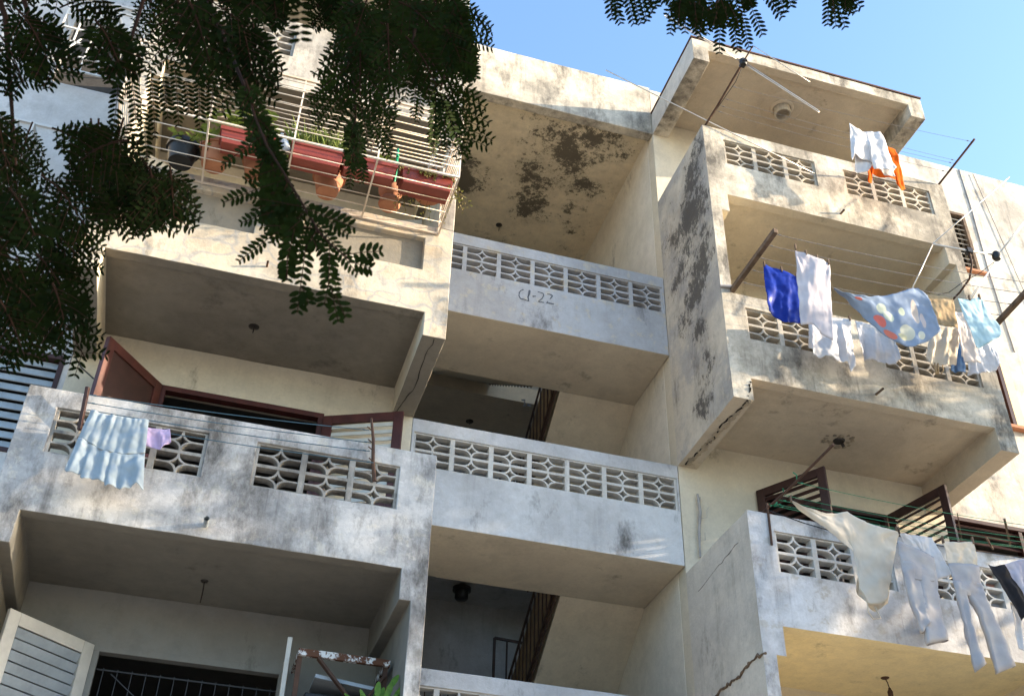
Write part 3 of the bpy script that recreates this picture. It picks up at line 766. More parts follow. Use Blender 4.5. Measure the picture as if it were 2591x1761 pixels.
planter(-2.48, -2.02, -.62, -.46, .19, 'leftmost red brown planter in the cage with a leafy round leaved plant')
planter(-1.79, -1.33, -.63, -.46, .21, 'red brown planter full of feathery grass in the middle of the cage')
planter(-1.28, -.79, -.63, -.48, .19, 'red brown planter right beside the green pole, leaf shadows on its front')
planter(-.68, -.20, -.64, -.44, .20, 'rightmost red brown planter overgrown with trailing creeper')
ZP = CZ0+.024
def potprof(rb, rt, h, lip=.02): return [(0, 0), (rb*.96, 0), (rb, .012), (rt, h-.05), (rt+lip, h-.05), (rt+lip, h), (rt, h), (rt*.9, h-.03), (0, h-.035)]
pot(-1.39, -.23, ZP, potprof(.11, .15, .26), 'round clay pot under the grassy planter')
pot(-.745, -.24, ZP, [(0, 0), (.10, 0), (.115, .03), (.10, .09), (.075, .115), (.10, .14), (.125, .2), (.13, .24), (.115, .24), (.1, .21), (0, .21)], 'waisted clay pot holding the green pole')
pot(-2.53, -.26, ZP, potprof(.12, .16, .24), 'sunlit clay pot half hidden behind the leftmost planter')
pot(-2.08, -.24, ZP, potprof(.14, .18, .26), 'large shaded clay pot left of the middle cage post', mat='terra')
pot(-2.85, -.2, ZP, potprof(.12, .15, .22), 'black plastic pot at the dark left end of the cage', mat='black')
jar = pot(-.34, -.2, 1.40, [(0, 0), (.15, 0), (.18, .06), (.185, .15), (.15, .25), (.09, .29), (.08, .31), (0, .31)], 'wide bellied clay jar hung on cords behind the rightmost planter')
m = MB()
for a_ in (0, 2.1, 4.2): m.tube([(-.34+.09*cos(a_), -.2+.09*sin(a_), 1.69), (-.34, -.2, 2.035)], .003, 5)
m.build('hanging_cord', P['wire'], jar)
for x, y in ((-1.39, -.23), (-2.53, -.26), (-2.08, -.24)): pass
m = MB(); m.tube([(-.735, -.25, ZP+.1), (-.725, -.32, 1.5), (-.73, -.3, 1.88)], .014, 8)
for q in range(7): m.tube([(-.733+.001*q, -.26-.01*q, 1.2+q*.09), (-.733+.001*q, -.262-.01*q, 1.225+q*.09)], .0175, 8)
tag(m.build('plant_pole', P['greenpole'], None, smooth='all'), 'upright green plastic pole standing in the waisted clay pot', 'pole')
m = MB(); m.tube([(-1.86, -.62, 1.18), (-1.92, -.60, 1.33), (-1.93, -.6, 1.36)], [.04, .04, .018], 12); m.tube([(-1.93, -.6, 1.36), (-1.935, -.6, 1.39)], .02, 10)
bt = NB('clear_bottle'); mt = bt.done((.75, .82, .9), .12, .5); bt.b.inputs['Transmission Weight'].default_value = .55
tag(m.build('water_bottle', mt, None, smooth='all'), 'clear plastic bottle leaning beside the grassy planter', 'bottle')

# ------------------------------------------------------------------ leaves and plants
def leaf_mat(name, c, c2, trans=.3, rough=.55, tmix=.5, spec=.25):
    k = NB(name); n = k.noise(23, 4, .6)
    col = k.mix(k.ramp(n, .35, .65), c, c2)
    m = k.done(col, rough, spec)
    tr = k.n('BsdfTranslucent'); k.l(k.mix(tmix, col, (.16, .24, .03)), tr.inputs[0])
    mx = k.n('MixShader'); mx.inputs[0].default_value = trans
    k.l(k.b.outputs[0], mx.inputs[1]); k.l(tr.outputs[0], mx.inputs[2]); k.l(mx.outputs[0], k.t.nodes['Material Output'].inputs[0])
    return m
LEAF = leaf_mat('plant_leaf', (.10, .15, .03), (.20, .24, .06))
GRASS = leaf_mat('feather_grass', (.12, .17, .03), (.22, .26, .06), .35)
CREEP = leaf_mat('creeper_leaf', (.13, .13, .03), (.20, .14, .05))
TREE = leaf_mat('tree_leaflet_shaded', (.0025, .006, .0012), (.006, .012, .0022), .05, .8, .2, .04)  # far darker than real leaves: shaded undersides are put into the colour
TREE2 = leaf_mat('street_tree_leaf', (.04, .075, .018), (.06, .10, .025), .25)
TREE_B = leaf_mat('tree_leaflet_shaded_b', (.0035, .009, .0016), (.009, .019, .003), .07, .7, .3, .05)  # a little greener, with the same silhouette darkness in the colour
PALE = leaf_mat('tree_leaflet_pale', (.13, .17, .05), (.18, .20, .07), .3, .7, .4, .1)
BARK = simple('bark', (.055, .038, .027), .95, .4, c2=(.03, .022, .016), scale=12)
TWIG = simple('twig', (.028, .014, .009), .9, .3, spec=.1)
def leafpoly(m, p, d, nrm, l, wd, curl=.0):
    d = d.normalized(); s = d.cross(nrm)
    if s.length < 1e-3: s = d.cross(Vector((.3, .7, .2)))
    s.normalize(); n = s.cross(d)
    q = [p, p+d*l*.22+s*wd*.42, p+d*l*.6+s*wd*.5-n*curl*l*.3, p+d*l*.92+s*wd*.24-n*curl*l, p+d*l-n*curl*l, p+d*l*.92-s*wd*.24-n*curl*l, p+d*l*.6-s*wd*.5-n*curl*l*.3, p+d*l*.22-s*wd*.42]
    m.add(q, [(0, 1, 2, 3, 4, 5, 6, 7)])
def bushy(x, y, z, n, spread, h, l, wd, label, mat, name='potted_plant', droop=.3):
    st = MB(); lf = MB()
    for i in range(n):
        a = random.uniform(0, 2*pi); e = random.uniform(.35, 1.0)
        b = Vector((x+random.uniform(-spread[0], spread[0]), y+random.uniform(-spread[1], spread[1]), z-.01))
        t = b+Vector((cos(a)*h*.55*(1-e*.5), sin(a)*h*.4*(1-e*.5), h*e))
        mid = b.lerp(t, .55)+Vector((0, 0, h*.08))
        st.tube([b, mid, t], [.004, .003, .002], 5)
        for k in range(7):
            f = .3+.7*k/6; p = b.lerp(mid, f*2) if f < .5 else mid.lerp(t, f*2-1)
            aa = k*2.4+a; d = Vector((cos(aa), sin(aa), random.uniform(-droop, .6)))
            leafpoly(lf, p, d, Vector((random.uniform(-.4, .4), random.uniform(-.4, .4), 1)), l*random.uniform(.6, 1.15), wd*random.uniform(.7, 1.1), .15)
    o = empty(name, (x, y, z)); tag(o, label, 'plant')
    st.build('stem', TWIG, o); lf.build('foliage', mat, o)
    return o
bushy(-2.3, -.55, CZ0+.18, 24, (.2, .05), .42, .10, .06, 'leafy plant with round leaves in the leftmost cage planter', LEAF)
bushy(-2.72, -.35, CZ0+.1, 10, (.14, .08), .42, .10, .05, 'pale leaved plant spilling out beside the dark end of the cage', LEAF)
bushy(-1.9, -.4, CZ0+.25, 16, (.1, .08), .38, .09, .03, 'small bush behind the middle post of the cage', LEAF)
bushy(-1.0, -.55, CZ0+.17, 18, (.22, .04), .24, .07, .035, 'low green seedlings in the planter beside the green pole', GRASS)
o = empty('potted_plant', (-1.56, -.55, CZ0+.2)); tag(o, 'feathery pale green grass growing in the middle planter', 'plant')
m = MB()
for i in range(900):
    b = Vector((random.uniform(-1.8, -1.3), random.uniform(-.62, -.48), CZ0+.19)); a = random.uniform(0, 2*pi); h = random.uniform(.12, .36); k = random.uniform(.1, .7)
    t = b+Vector((cos(a)*h*k, sin(a)*h*k*.7, h)); mid = b.lerp(t, .5)+Vector((0, 0, h*.12)); wd = .0036
    sd = Vector((-sin(a), cos(a), 0))*wd
    m.add([b-sd, b+sd, mid+sd*.8, t, mid-sd*.8], [(0, 1, 2, 3, 4)])
    if random.random() < .5: leafpoly(m, mid, Vector((cos(a+1.3), sin(a+1.3), .3)), Vector((0, 0, 1)), .045, .008)
m.build('foliage', GRASS, o)
o = empty('potted_plant', (-.44, -.6, CZ0+.2)); tag(o, 'dry trailing creeper hanging out of the rightmost planter', 'plant')
m = MB(); st = MB()
for i in range(46):
    r = random.random()
    if r < .45: b = Vector((random.uniform(-.72, -.16), -.68, CZ0+.225)); dv = Vector((random.uniform(-.3, .3), -.2, -random.uniform(.1, .5))); ln = random.uniform(.05, .12)
    elif r < .8: b = Vector((-.16, random.uniform(-.66, -.42), CZ0+.225)); dv = Vector((.5, random.uniform(-.3, .3), -1)); ln = random.uniform(.15, .42)
    else: b = Vector((random.uniform(-.66, -.3), -.42, CZ0+.2)); dv = Vector((random.uniform(-.2, .2), .25, -1)); ln = random.uniform(.2, .4)
    p = b.copy(); pts = [Vector((-.44, -.54, CZ0+.20)), p.copy()]
    for q in range(6):
        dv = (dv.normalized()+Vector((random.uniform(-.5, .5), random.uniform(-.4, .4), -.35)))
        p = p+dv.normalized()*ln/6; pts.append(p.copy())
        for _ in range(3): leafpoly(m, p, Vector((random.uniform(-1, 1), random.uniform(-1, 1), random.uniform(-1, .4))), Vector((random.uniform(-1, 1), -1, random.uniform(-1, 1))), random.uniform(.014, .03), .013)
    st.tube(pts, .0018, 4, cap=False)
m.build('foliage', CREEP, o); st.build('stem', TWIG, o)

# ------------------------------------------------------------------ washing frames: poles, cords and the washing
def wires(o, lst, mat, r=.0032, sag=.03):
    for a, b in lst:
        a, b = Vector(a), Vector(b); m = MB()
        m.tube([a.lerp(b, t/8)-Vector((0, 0, sag*4*(t/8)*(1-t/8))) for t in range(9)], r, 5)
        for t in (.02, .98): 
            c = a.lerp(b, t); m.tube([c-Vector((.012, 0, 0)), c+Vector((.012, 0, 0))], .007, 6)
        m.build('cord', mat, o)
# top right balcony: two rusty rods
o = empty('clothesline', (4.85, -.4, 3.91)); tag(o, 'clothesline on rusty rods before the top right balcony under the canopy', 'clothesline')
m = MB(); m.tube([(3.15, .05, 3.93), (3.17, -.3, 3.95), (3.18, -1.0, 3.96)], .014, 7); m.build('rod', P['rust'], o)
m = MB(); m.tube([(6.53, .05, 3.92), (6.53, -.8, 3.96)], .015, 7); m.build('rod', P['rust'], o)
wires(o, [((3.18, -.23, 3.95), (6.53, -.20, 3.95)), ((3.18, -.32, 3.95), (6.53, -.36, 3.95)), ((3.18, -.44, 3.95), (6.53, -.41, 3.95)), ((3.18, -.64, 3.955), (6.53, -.75, 3.96))], P['wire'], .0022)
# second right balcony: two timber poles
o = empty('clothesline', (4.9, -.5, 1.15)); tag(o, 'clothesline between two weathered timber poles before the cracked balcony', 'clothesline')
m = MB(); m.bar((3.235, .12, 1.20), (3.25, -1.03, 1.205), .055, .06); m.build('pole', P['timber'], o, bevel=.006)
m = MB(); m.bar((6.5, .12, 1.29), (6.52, -1.30, 1.40), .055, .06); m.build('pole', P['timber'], o, bevel=.006)
wires(o, [((3.25, -y, 1.19), (6.5, -y-.03, 1.34)) for y in (.99, .81, .60, .39, .17)], P['wire'], .0035, .05)
m = MB(); m.tube([at(4, 500, 392, -.01), at(4, 565, 395, -.02)], .02, 8); m.build('bracket', P['pole'], o)
# lower right balcony: long rod and green cords
o = empty('clothesline', (4.9, -.4, -1.6)); tag(o, 'green cord clothesline on a long rusty rod before the whitewashed balcony', 'clothesline')
m = MB(); m.tube([(3.33, .10, -1.56), (3.37, -.4, -1.545), (3.39, -1.19, -1.53)], .013, 8); m.tube([(3.325, -.012, -1.52), (3.32, -.012, -1.97)], .012, 8); m.build('rod', P['rust'], o)
m = MB(); m.tube([(6.45, .08, -1.56), (6.45, -1.1, -1.53)], .013, 8); m.build('rod', P['rust'], o)
wires(o, [((3.36, -.08, -1.55), (6.45, -.1, -1.53)), ((3.37, -.16, -1.55), (6.45, -.2, -1.53)), ((3.375, -.26, -1.55), (6.45, -.28, -1.53)), ((3.38, -.50, -1.54), (6.45, -.52, -1.53)), ((3.36, -.12, -1.60), (6.45, -.13, -1.56))], P['wireg'], .003, .05)
m = MB()
for q in range(8):
    c = Vector((3.36+random.uniform(-.02, .02), -.07+random.uniform(-.03, .03), -1.56+random.uniform(-.03, .03))); m.tube([c, c+Vector((random.uniform(-.03, .03), random.uniform(-.03, .03), random.uniform(-.03, .03)))], .008, 5)
m.tube([(3.385, -.5, -1.54), (3.36, -.56, -1.50), (3.33, -.55, -1.47)], .006, 5); m.tube([(3.375, -.26, -1.55), (3.35, -.3, -1.50)], .006, 5)
m.build('cord_knot', P['wireg'], o)
m = MB(); m.tube([(3.33, -.02, -1.60), (3.7, -.03, -1.68), (4.4, -.03, -1.76), (5.2, -.02, -1.66), (6.4, -.02, -1.62)], .006, 5); m.build('cord', P['black'], o)
for a, b in (((830, 448), (880, 532)), ((625, 275), (660, 465)), ((962, 318), (1003, 505))):
    pass
m = MB(); m.bar(at(15, 962, 318, -.3), at(15, 1003, 505, -.02), .022, .022); m.bar(at(15, 830, 448, -.25), at(15, 880, 532, -.02), .016, .016); m.bar(at(15, 625, 275, -.3), at(15, 660, 465, -.05), .01, .01); m.build('stake', P['timber'], o)
# lower left balcony: two dark stakes and blue cords
o = empty('clothesline', (-1.8, -.1, -2.0)); tag(o, 'blue cord clothesline on two dark stakes of the mould stained balcony', 'clothesline')
sl_, sr_ = (at(8, 430, 445, -.12), at(8, 388, 655, -.03)), (at(8, 1820, 598, -.10), at(8, 1836, 905, -.03))
m = MB(); m.bar(*sl_, .03, .045); m.build('stake', P['brown2'], o, bevel=.004)
m = MB(); m.tube([sr_[0], sr_[0].lerp(sr_[1], .35)+Vector((.008, 0, 0)), sr_[0].lerp(sr_[1], .7)-Vector((.006, 0, 0)), sr_[1]], [.012, .015, .017, .02], 7)
for t in (.2, .4, .52, .7): q = sr_[0].lerp(sr_[1], t); m.tube([q, q+Vector((-.05, -.03, .015))], .006, 5)
m.build('stake', P['rust'], o)
wires(o, [(at(8, 436, 482, -.14), at(8, 1808, 655, -.12)), (at(8, 428, 520, -.14), at(8, 1818, 716, -.12)), (at(8, 425, 555, -.14), at(8, 1812, 758, -.12)), (at(8, 412, 600, -.12), at(8, 1830, 814, -.1))], P['wireb'], .0042, .02)

# --- washing
def poly(pts, t):
    if t <= 0: return Vector(pts[0])
    ls = [(Vector(pts[i+1])-Vector(pts[i])).length for i in range(len(pts)-1)]; tot = sum(ls); d = t*tot
    for i, l in enumerate(ls):
        if d <= l or i == len(ls)-1: return Vector(pts[i]).lerp(Vector(pts[i+1]), min(1, d/max(l, 1e-9)))
        d -= l
def sheet(m, z, top, bot, yt, yb, folds=5, amp=.03, p=1.0, nu=46, nv=26, ph=None, slant=.6, sag=0, tight=.15, wr=.009, edge=0, pleat=False):
    """hanging cloth between an upper and a lower edge, with folds that deepen downward"""
    T = [at(z, x, y, yt) for x, y in top]; Bm = [at(z, x, y, yb) for x, y in bot]
    ph = random.uniform(0, 6) if ph is None else ph
    vs = []; uv = []
    for j in range(nv+1):
        v = j/nv
        for i in range(nu+1):
            u = i/nu
            P_ = poly(T, u).lerp(poly(Bm, u), v)
            a = amp*(tight+(1-tight)*v**p)
            q_ = Vector((u*folds*1.25+slant*.5*v+ph*3, v*.75, ph))
            w_ = noise.noise(q_)*2.1+.8*noise.noise(q_*2.3+Vector((5, 0, 0)))
            if pleat: w_ = w_*.8+.6*sin(2*pi*folds*u+ph+.8*sin(3.1*u*folds*.5+ph))
            for cu in (0., 1.):                                      # creases running down from the pegged corners
                dd = sqrt((u-cu)**2+v*v)+.02; an_ = atan2(v, abs(u-cu))
                w_ += .5*sin(an_*9+ph)*exp(-dd*2.2)*min(1, dd*6)
            nn = noise.noise(P_*9+Vector((ph, 0, 0)))*wr*2+noise.noise(P_*26)*wr*.7
            P_.y += a*w_+nn-(sag*4*u*(1-u)*v)
            P_.x += a*.3*cos(2*pi*folds*u+ph)*v
            if edge and v > .8: P_.z += edge*(v-.8)*5*sin(2*pi*folds*2*u+ph)
            vs.append(P_); uv.append((u, v))
    b0 = len(m.v)
    m.add(vs, [(j*(nu+1)+i, j*(nu+1)+i+1, (j+1)*(nu+1)+i+1, (j+1)*(nu+1)+i) for j in range(nv) for i in range(nu)])
    m.uv = (m.uv or [(0, 0)]*b0)+uv
def pegs(m, z, pts, Y):
    for x, y in pts:
        c = at(z, x, y, Y); m.box(c.x-.006, c.x+.006, c.y-.012, c.y+.012, c.z-.035, c.z+.035)
    if m.uv is not None: m.uv += [(0, 0)]*(len(m.v)-len(m.uv))
def garment(m, name, mat, label, cat, peg=None, thick=.003, group=None):
    if m.uv is not None: m.uv += [(0, 0)]*(len(m.v)-len(m.uv))
    if peg:
        o = empty(name, m.v[len(m.v)//2]); tag(o, label, cat, group)
        m.build('cloth', mat, o, smooth='all', thick=thick)
        q = MB(); pegs(q, *peg)
        n = len(peg[1])
        for i in range(n):
            qq = MB(); qq.add(q.v[i*8:i*8+8], [(0,3,2,1),(4,5,6,7),(0,1,5,4),(1,2,6,5),(2,3,7,6),(3,0,4,7)]); qq.build('clothes_peg', P['timber'], o)
        return o
    return tag(m.build(name, mat, None, smooth='all', thick=thick), label, cat, group)
W1, _ = fabric('white_cotton', (.70, .69, .70), trans=.22); W2, _ = fabric('cream_cotton', (.74, .68, .58), trans=.3); W3, _ = fabric('pinkish_white_cotton', (.78, .70, .64), trans=.3)
ORN, _ = fabric('orange_cotton', (.78, .16, .015), (.62, .10, .008), trans=.3); BLU, _ = fabric('royal_blue_satin', (.018, .045, .34), (.01, .025, .22), trans=.12, rough=.4)
LAC, kl = fabric('white_lace', (.66, .63, .65), (.52, .49, .53), trans=.35, weave=160)
TAN, _ = fabric('burlap', (.48, .36, .22), (.40, .29, .17), weave=220); AQU, _ = fabric('pale_blue_towelling', (.45, .60, .64), (.36, .52, .57), weave=300, trans=.12)
DEN, _ = fabric('denim_blue', (.10, .19, .36), (.16, .26, .42)); GJN, _ = fabric('faded_grey_denim', (.33, .325, .345), (.42, .405, .40), trans=.08); SKY, _ = fabric('light_blue_cotton', (.29, .355, .40), (.34, .395, .43), trans=.15)
LIL, _ = fabric('lilac_cotton', (.58, .46, .68)); BLK, _ = fabric('black_cloth', (.018, .018, .022), trans=.02, rough=.7); PRT, _ = fabric('printed_grey_cloth', (.56, .55, .62), (.40, .40, .52))
# printed blanket: pale and red balloon shapes on slate blue
k = NB('balloon_print_blanket')
uvn = k.n('UVMap'); col = k.mix(k.ramp(k.noise(4, 5), .35, .65), (.22, .28, .38), (.17, .22, .31))
for (u, v, ru, rv, c) in ((.22, .25, .035, .09, (.55, .16, .12)), (.44, .36, .05, .14, (.46, .50, .42)), (.50, .50, .05, .12, (.46, .50, .42)), (.42, .70, .055, .14, (.52, .14, .12)), (.50, .90, .05, .08, (.50, .16, .12)), (.65, .74, .07, .14, (.46, .46, .38)), (.60, .84, .04, .06, (.46, .44, .30)),
        (.63, .37, .03, .08, (.42, .46, .36)), (.77, .86, .035, .08, (.48, .48, .40)), (.78, .42, .035, .22, (.46, .40, .36)), (.84, .62, .03, .14, (.40, .36, .36))):
    sb = k.n('VectorMath', operation='SUBTRACT'); k.l(uvn.outputs[0], sb.inputs[0]); sb.inputs[1].default_value = (u, v, 0)
    sc = k.n('VectorMath', operation='DIVIDE'); k.l(sb.outputs[0], sc.inputs[0]); sc.inputs[1].default_value = (ru, rv, 1)
    ln = k.n('VectorMath', operation='LENGTH'); k.l(sc.outputs[0], ln.inputs[0])
    col = k.mix(k.ramp(ln.outputs['Value'], 1.04, .94), col, c)
BLK_T = k.done(col, .95, .1)

m = MB(); sheet(m, 18, [(325,210),(450,290),(560,345),(840,365)], [(370,845),(400,700),(470,740),(560,775),(700,785),(730,880),(760,975),(900,960),(1000,990),(1085,995),(1130,930)], -.72, -.70, 3, .035)
sheet(m, 18, [(350,330),(830,400)], [(440,1020),(545,1015),(620,1010),(740,900),(930,1080),(1080,1100)], -.66, -.62, 3, .03)
garment(m, 'shirt', W1, 'bright white shirt hung before the top right balcony screen', 'shirt')
m = MB(); sheet(m, 18, [(590,520),(960,610),(1090,650)], [(650,1195),(710,1185),(720,1040),(910,1110),(1000,1150),(1110,1160),(1180,1330),(1285,1285)], -.41, -.38, 4, .03)
garment(m, 'shirt', ORN, 'orange shirt hanging behind the bright white shirt', 'shirt')
m = MB(); sheet(m, 19, [(140,295),(330,360),(530,455),(660,500)], [(178,835),(230,850),(300,900),(340,930),(380,960),(560,950),(640,905)], -.60, -.55, 2.5, .035, nu=50)
garment(m, 'blouse', BLU, 'royal blue satin blouse on the timber pole clothesline', 'blouse', peg=(19, [(148,300),(340,360),(500,430)], -.60))
m = MB(); sheet(m, 19, [(500,138),(580,165),(610,190),(880,295)], [(553,970),(690,972),(770,1070),(925,1142)], -.98, -.95, 1.5, .02, tight=.5)
garment(m, 'lace_towel', LAC, 'long white lace towel beside the royal blue blouse', 'towel', peg=(19, [(495,110),(610,175),(735,230),(860,280)], -.98))
m = MB(); sheet(m, 19, [(640,880),(900,895),(1110,915)], [(638,1225),(690,1310),(740,1355),(800,1340),(870,1350),(970,1408),(1020,1390),(1070,1390),(1100,1505),(1130,1490),(1152,1420)], -.24, -.22, 4, .035, edge=.006, sag=.04)
garment(m, 'blouse', W1, 'white frilled blouse below the long lace towel', 'blouse', peg=(19, [(1095,900)], -.25))
m = MB(); sheet(m, 19, [(1160,930),(1400,990),(1578,1085)], [(1225,1285),(1270,1350),(1450,1382),(1560,1420),(1600,1415),(1658,1350)], -.24, -.21, 5, .03, edge=.006)
garment(m, 'blouse', W1, 'small white frilled blouse left under the balloon print blanket', 'blouse')
m = MB(); sheet(m, 4, [(1150,408),(1250,437),(1355,455),(1500,438),(1570,415),(1632,402),(1690,445)], [(1153,414),(1270,512),(1380,602),(1500,697),(1560,728),(1615,736),(1690,712),(1763,645)], -.86, -.78, 2.2, .03, nu=60, tight=.3)
garment(m, 'blanket', BLK_T, 'slate blue blanket printed with pale and red balloons', 'blanket')
m = MB(); sheet(m, 4, [(1680,438),(1755,452),(1832,458)], [(1738,600),(1800,618),(1862,634)], -.72, -.70, 2, .012)
garment(m, 'sack_cloth', TAN, 'brown burlap cloth between the balloon blanket and the towels', 'cloth')
m = MB(); sheet(m, 14, [(420,270),(560,300),(700,310)], [(375,612),(400,650),(480,672),(600,682),(690,664)], -.40, -.36, 2.5, .035, p=.6)
garment(m, 'shorts', W2, 'cream shorts hanging just below the burlap cloth', 'shorts')
m = MB(); m.tube([at(14, 455, 668, -.36), at(14, 470, 775, -.34)], .012, 6); m.tube([at(14, 487, 670, -.36), at(14, 490, 775, -.34)], .012, 6); m.tube([at(14, 530, 680, -.36), at(14, 540, 740, -.34), at(14, 520, 772, -.34)], .006, 6)
tag(m.build('cloth_strap', TAN, None, smooth='all'), 'yellowish apron straps dangling below the cream shorts', 'strap')
m = MB(); sheet(m, 14, [(635,148),(700,158),(765,172)], [(715,600),(775,668),(850,670),(912,664)], -.52, -.48, 2, .03)
garment(m, 'shirt', W3, 'long pinkish white shirt left of the pale blue towel', 'shirt')
m = MB(); sheet(m, 14, [(688,18),(800,32),(900,12),(922,16)], [(868,503),(890,510),(1000,472),(1080,420),(1122,352)], -.97, -.93, 1.3, .035, tight=.3)
garment(m, 'towel', AQU, 'pale blue bath towel at the right end of the timber clothesline', 'towel', peg=(14, [(800,15),(900,5)], -.97))
m = MB(); sheet(m, 14, [(605,400),(720,480)], [(616,745),(690,752),(772,762)], -.26, -.25, 2, .02)
garment(m, 'jeans', DEN, 'bit of blue denim peeping out under the long pinkish shirt', 'jeans')
m = MB(); sheet(m, 14, [(790,520),(1040,470)], [(800,770),(870,780),(930,765),(1010,742),(1062,740),(1105,668)], -.30, -.27, 5, .03, edge=.005)
garment(m, 'blouse', W1, 'white gathered blouse under the pale blue towel', 'blouse')
# lower right balcony
m = MB(); sheet(m, 5, [(945,273),(1040,315),(1150,346),(1215,345),(1275,338),(1350,385),(1430,420),(1570,462),(1577,480)], [(948,281),(1040,362),(1150,445),(1250,530),(1330,590),(1345,640),(1340,790),(1400,888),(1470,885),(1510,860),(1550,640)], -.50, -.45, 1.6, .03, nu=64, nv=30, tight=.4)
sheet(m, 5, [(1345,640),(1540,600)], [(1342,800),(1400,900),(1440,930),(1510,890)], -.40, -.36, 2, .03)
m.tube([at(5, 1395, 880, -.42), at(5, 1400, 930, -.40), at(5, 1430, 975, -.40), at(5, 1475, 970, -.40), at(5, 1440, 900, -.42)], .005, 5)
garment(m, 'shirt', W2, 'large cream shirt stretched along the green cords', 'shirt', peg=(5, [(941,262),(1567,448),(1580,450)], -.5))
def pants(z, waist, ll, lr, Y, mat, label, top=None):
    m = MB()
    def tubecloth(secs, th, n=20, folds=3, amp=.012, leg=1):
        vs = []; ph = random.uniform(0, 6); k = len(secs)
        fine = []
        for i in range(k-1):
            for t in (0, .2, .4, .6, .8): fine.append([secs[i][j]+(secs[i+1][j]-secs[i][j])*t for j in range(4)])
        fine.append(list(secs[-1]))
        for i, (xa, ya, xb, yb) in enumerate(fine):
            a, b = at(z, xa, ya, Y), at(z, xb, yb, Y); c = (a+b)/2; h = (b-a)/2; v = i/(len(fine)-1)
            for j in range(n):
                t = 2*pi*j/n
                p = c+h*cos(t)+Vector((0, 1, 0))*(th*(.8+.5*v*leg)*sin(t)+amp*sin(folds*t+ph+3*v)*(.3+v*leg))
                p += Vector((0, 1, 0))*(noise.noise(p*11)*.022+noise.noise(p*29)*.011)
                vs.append(p)
        nk = len(fine)
        m.add(vs, [(i*n+j, i*n+(j+1) % n, (i+1)*n+(j+1) % n, (i+1)*n+j) for i in range(nk-1) for j in range(n)])
    tubecloth(waist, .030, 26, leg=0); tubecloth(ll, .028); tubecloth(lr, .028)
    return garment(m, 'trousers', mat, label, 'trousers', thick=.004)
pants(15, [(195,478,462,592),(218,590,470,690),(236,690,477,750),(252,740,470,775)], [(222,610,345,660),(240,700,356,730),(268,830,385,880),(320,980,415,1000),(372,1130,428,1055)], [(330,650,473,700),(340,715,480,760),(362,880,492,900),(385,1060,525,1040),(405,1213,560,1185)], -.72, GJN, 'pale grey jeans hanging right of the large cream shirt')
m = MB(); sheet(m, 15, [(212,418),(330,432),(448,448)], [(300,545),(420,590),(478,750),(530,735),(578,718)], -.28, -.26, 4, .025)
garment(m, 'shirt', W1, 'white shirt hanging behind the pale grey jeans', 'shirt')
m = MB(); sheet(m, 15, [(520,472),(630,488),(742,476)], [(562,628),(690,652),(778,640)], -.78, -.77, 2, .012)
garment(m, 'pillowcase', W2, 'cream cloth pegged above the long flared jeans', 'cloth', peg=(15, [(522,465),(735,470)], -.78))
pants(15, [(563,632,782,650),(590,740,800,760),(612,820,812,845),(630,860,800,875)], [(595,760,690,775),(612,830,694,845),(650,960,712,980),(700,1180,765,1200),(755,1410,828,1345)], [(680,770,802,780),(688,840,815,850),(760,960,862,960),(850,1200,960,1170),(903,1418,1042,1365)], -.78, GJN, 'long pale flared jeans right of the cream cloth')
m = MB(); sheet(m, 15, [(845,640),(900,650),(962,640)], [(1095,1030),(1130,1000),(1165,960)], -.70, -.66, 1.5, .02)
garment(m, 'trousers', BLK, 'black trousers hanging at the right edge of the washing', 'trousers')
m = MB(); sheet(m, 15, [(958,640),(1060,610),(1180,580)], [(1085,880),(1140,900),(1230,870)], -.66, -.63, 2.5, .03)
garment(m, 'shirt', PRT, 'grey shirt with violet print behind the black trousers', 'shirt')
m = MB(); sheet(m, 15, [(1010,930),(1060,935),(1140,930)], [(1065,1240),(1095,1265),(1165,1190)], -.5, -.46, 2, .03)
garment(m, 'trousers', W1, 'white trouser leg hanging below the black trousers', 'trousers')
# lower left balcony
m = MB(); sheet(m, 21, [(735,318),(950,375),(1200,428),(1562,457)], [(555,700),(900,900),(1200,960),(1505,935)], -.20, -.22, 7, .008, p=.5, tight=.8, slant=.2, nu=90, ph=1., pleat=True)
sheet(m, 21, [(555,700),(900,900),(1200,960),(1505,935)], [(345,1170),(420,1200),(590,1225),(600,1305),(680,1290),(760,1300),(910,1350),(950,1410),(1050,1410),(1160,1450),(1300,1415),(1390,1370),(1472,1465)], -.22, -.28, 6, .024, p=.6, tight=.25, slant=.1, nu=90, ph=1., edge=.004, pleat=True)
garment(m, 'skirt', SKY, 'light blue flounced skirt on the blue cord clothesline', 'skirt')
m = MB(); sheet(m, 21, [(1500,580),(1700,592),(1862,596)], [(1500,830),(1620,850),(1720,892),(1800,830),(1868,790)], -.16, -.15, 2, .02)
garment(m, 'cloth', LIL, 'small lilac cloth right of the light blue skirt', 'cloth')

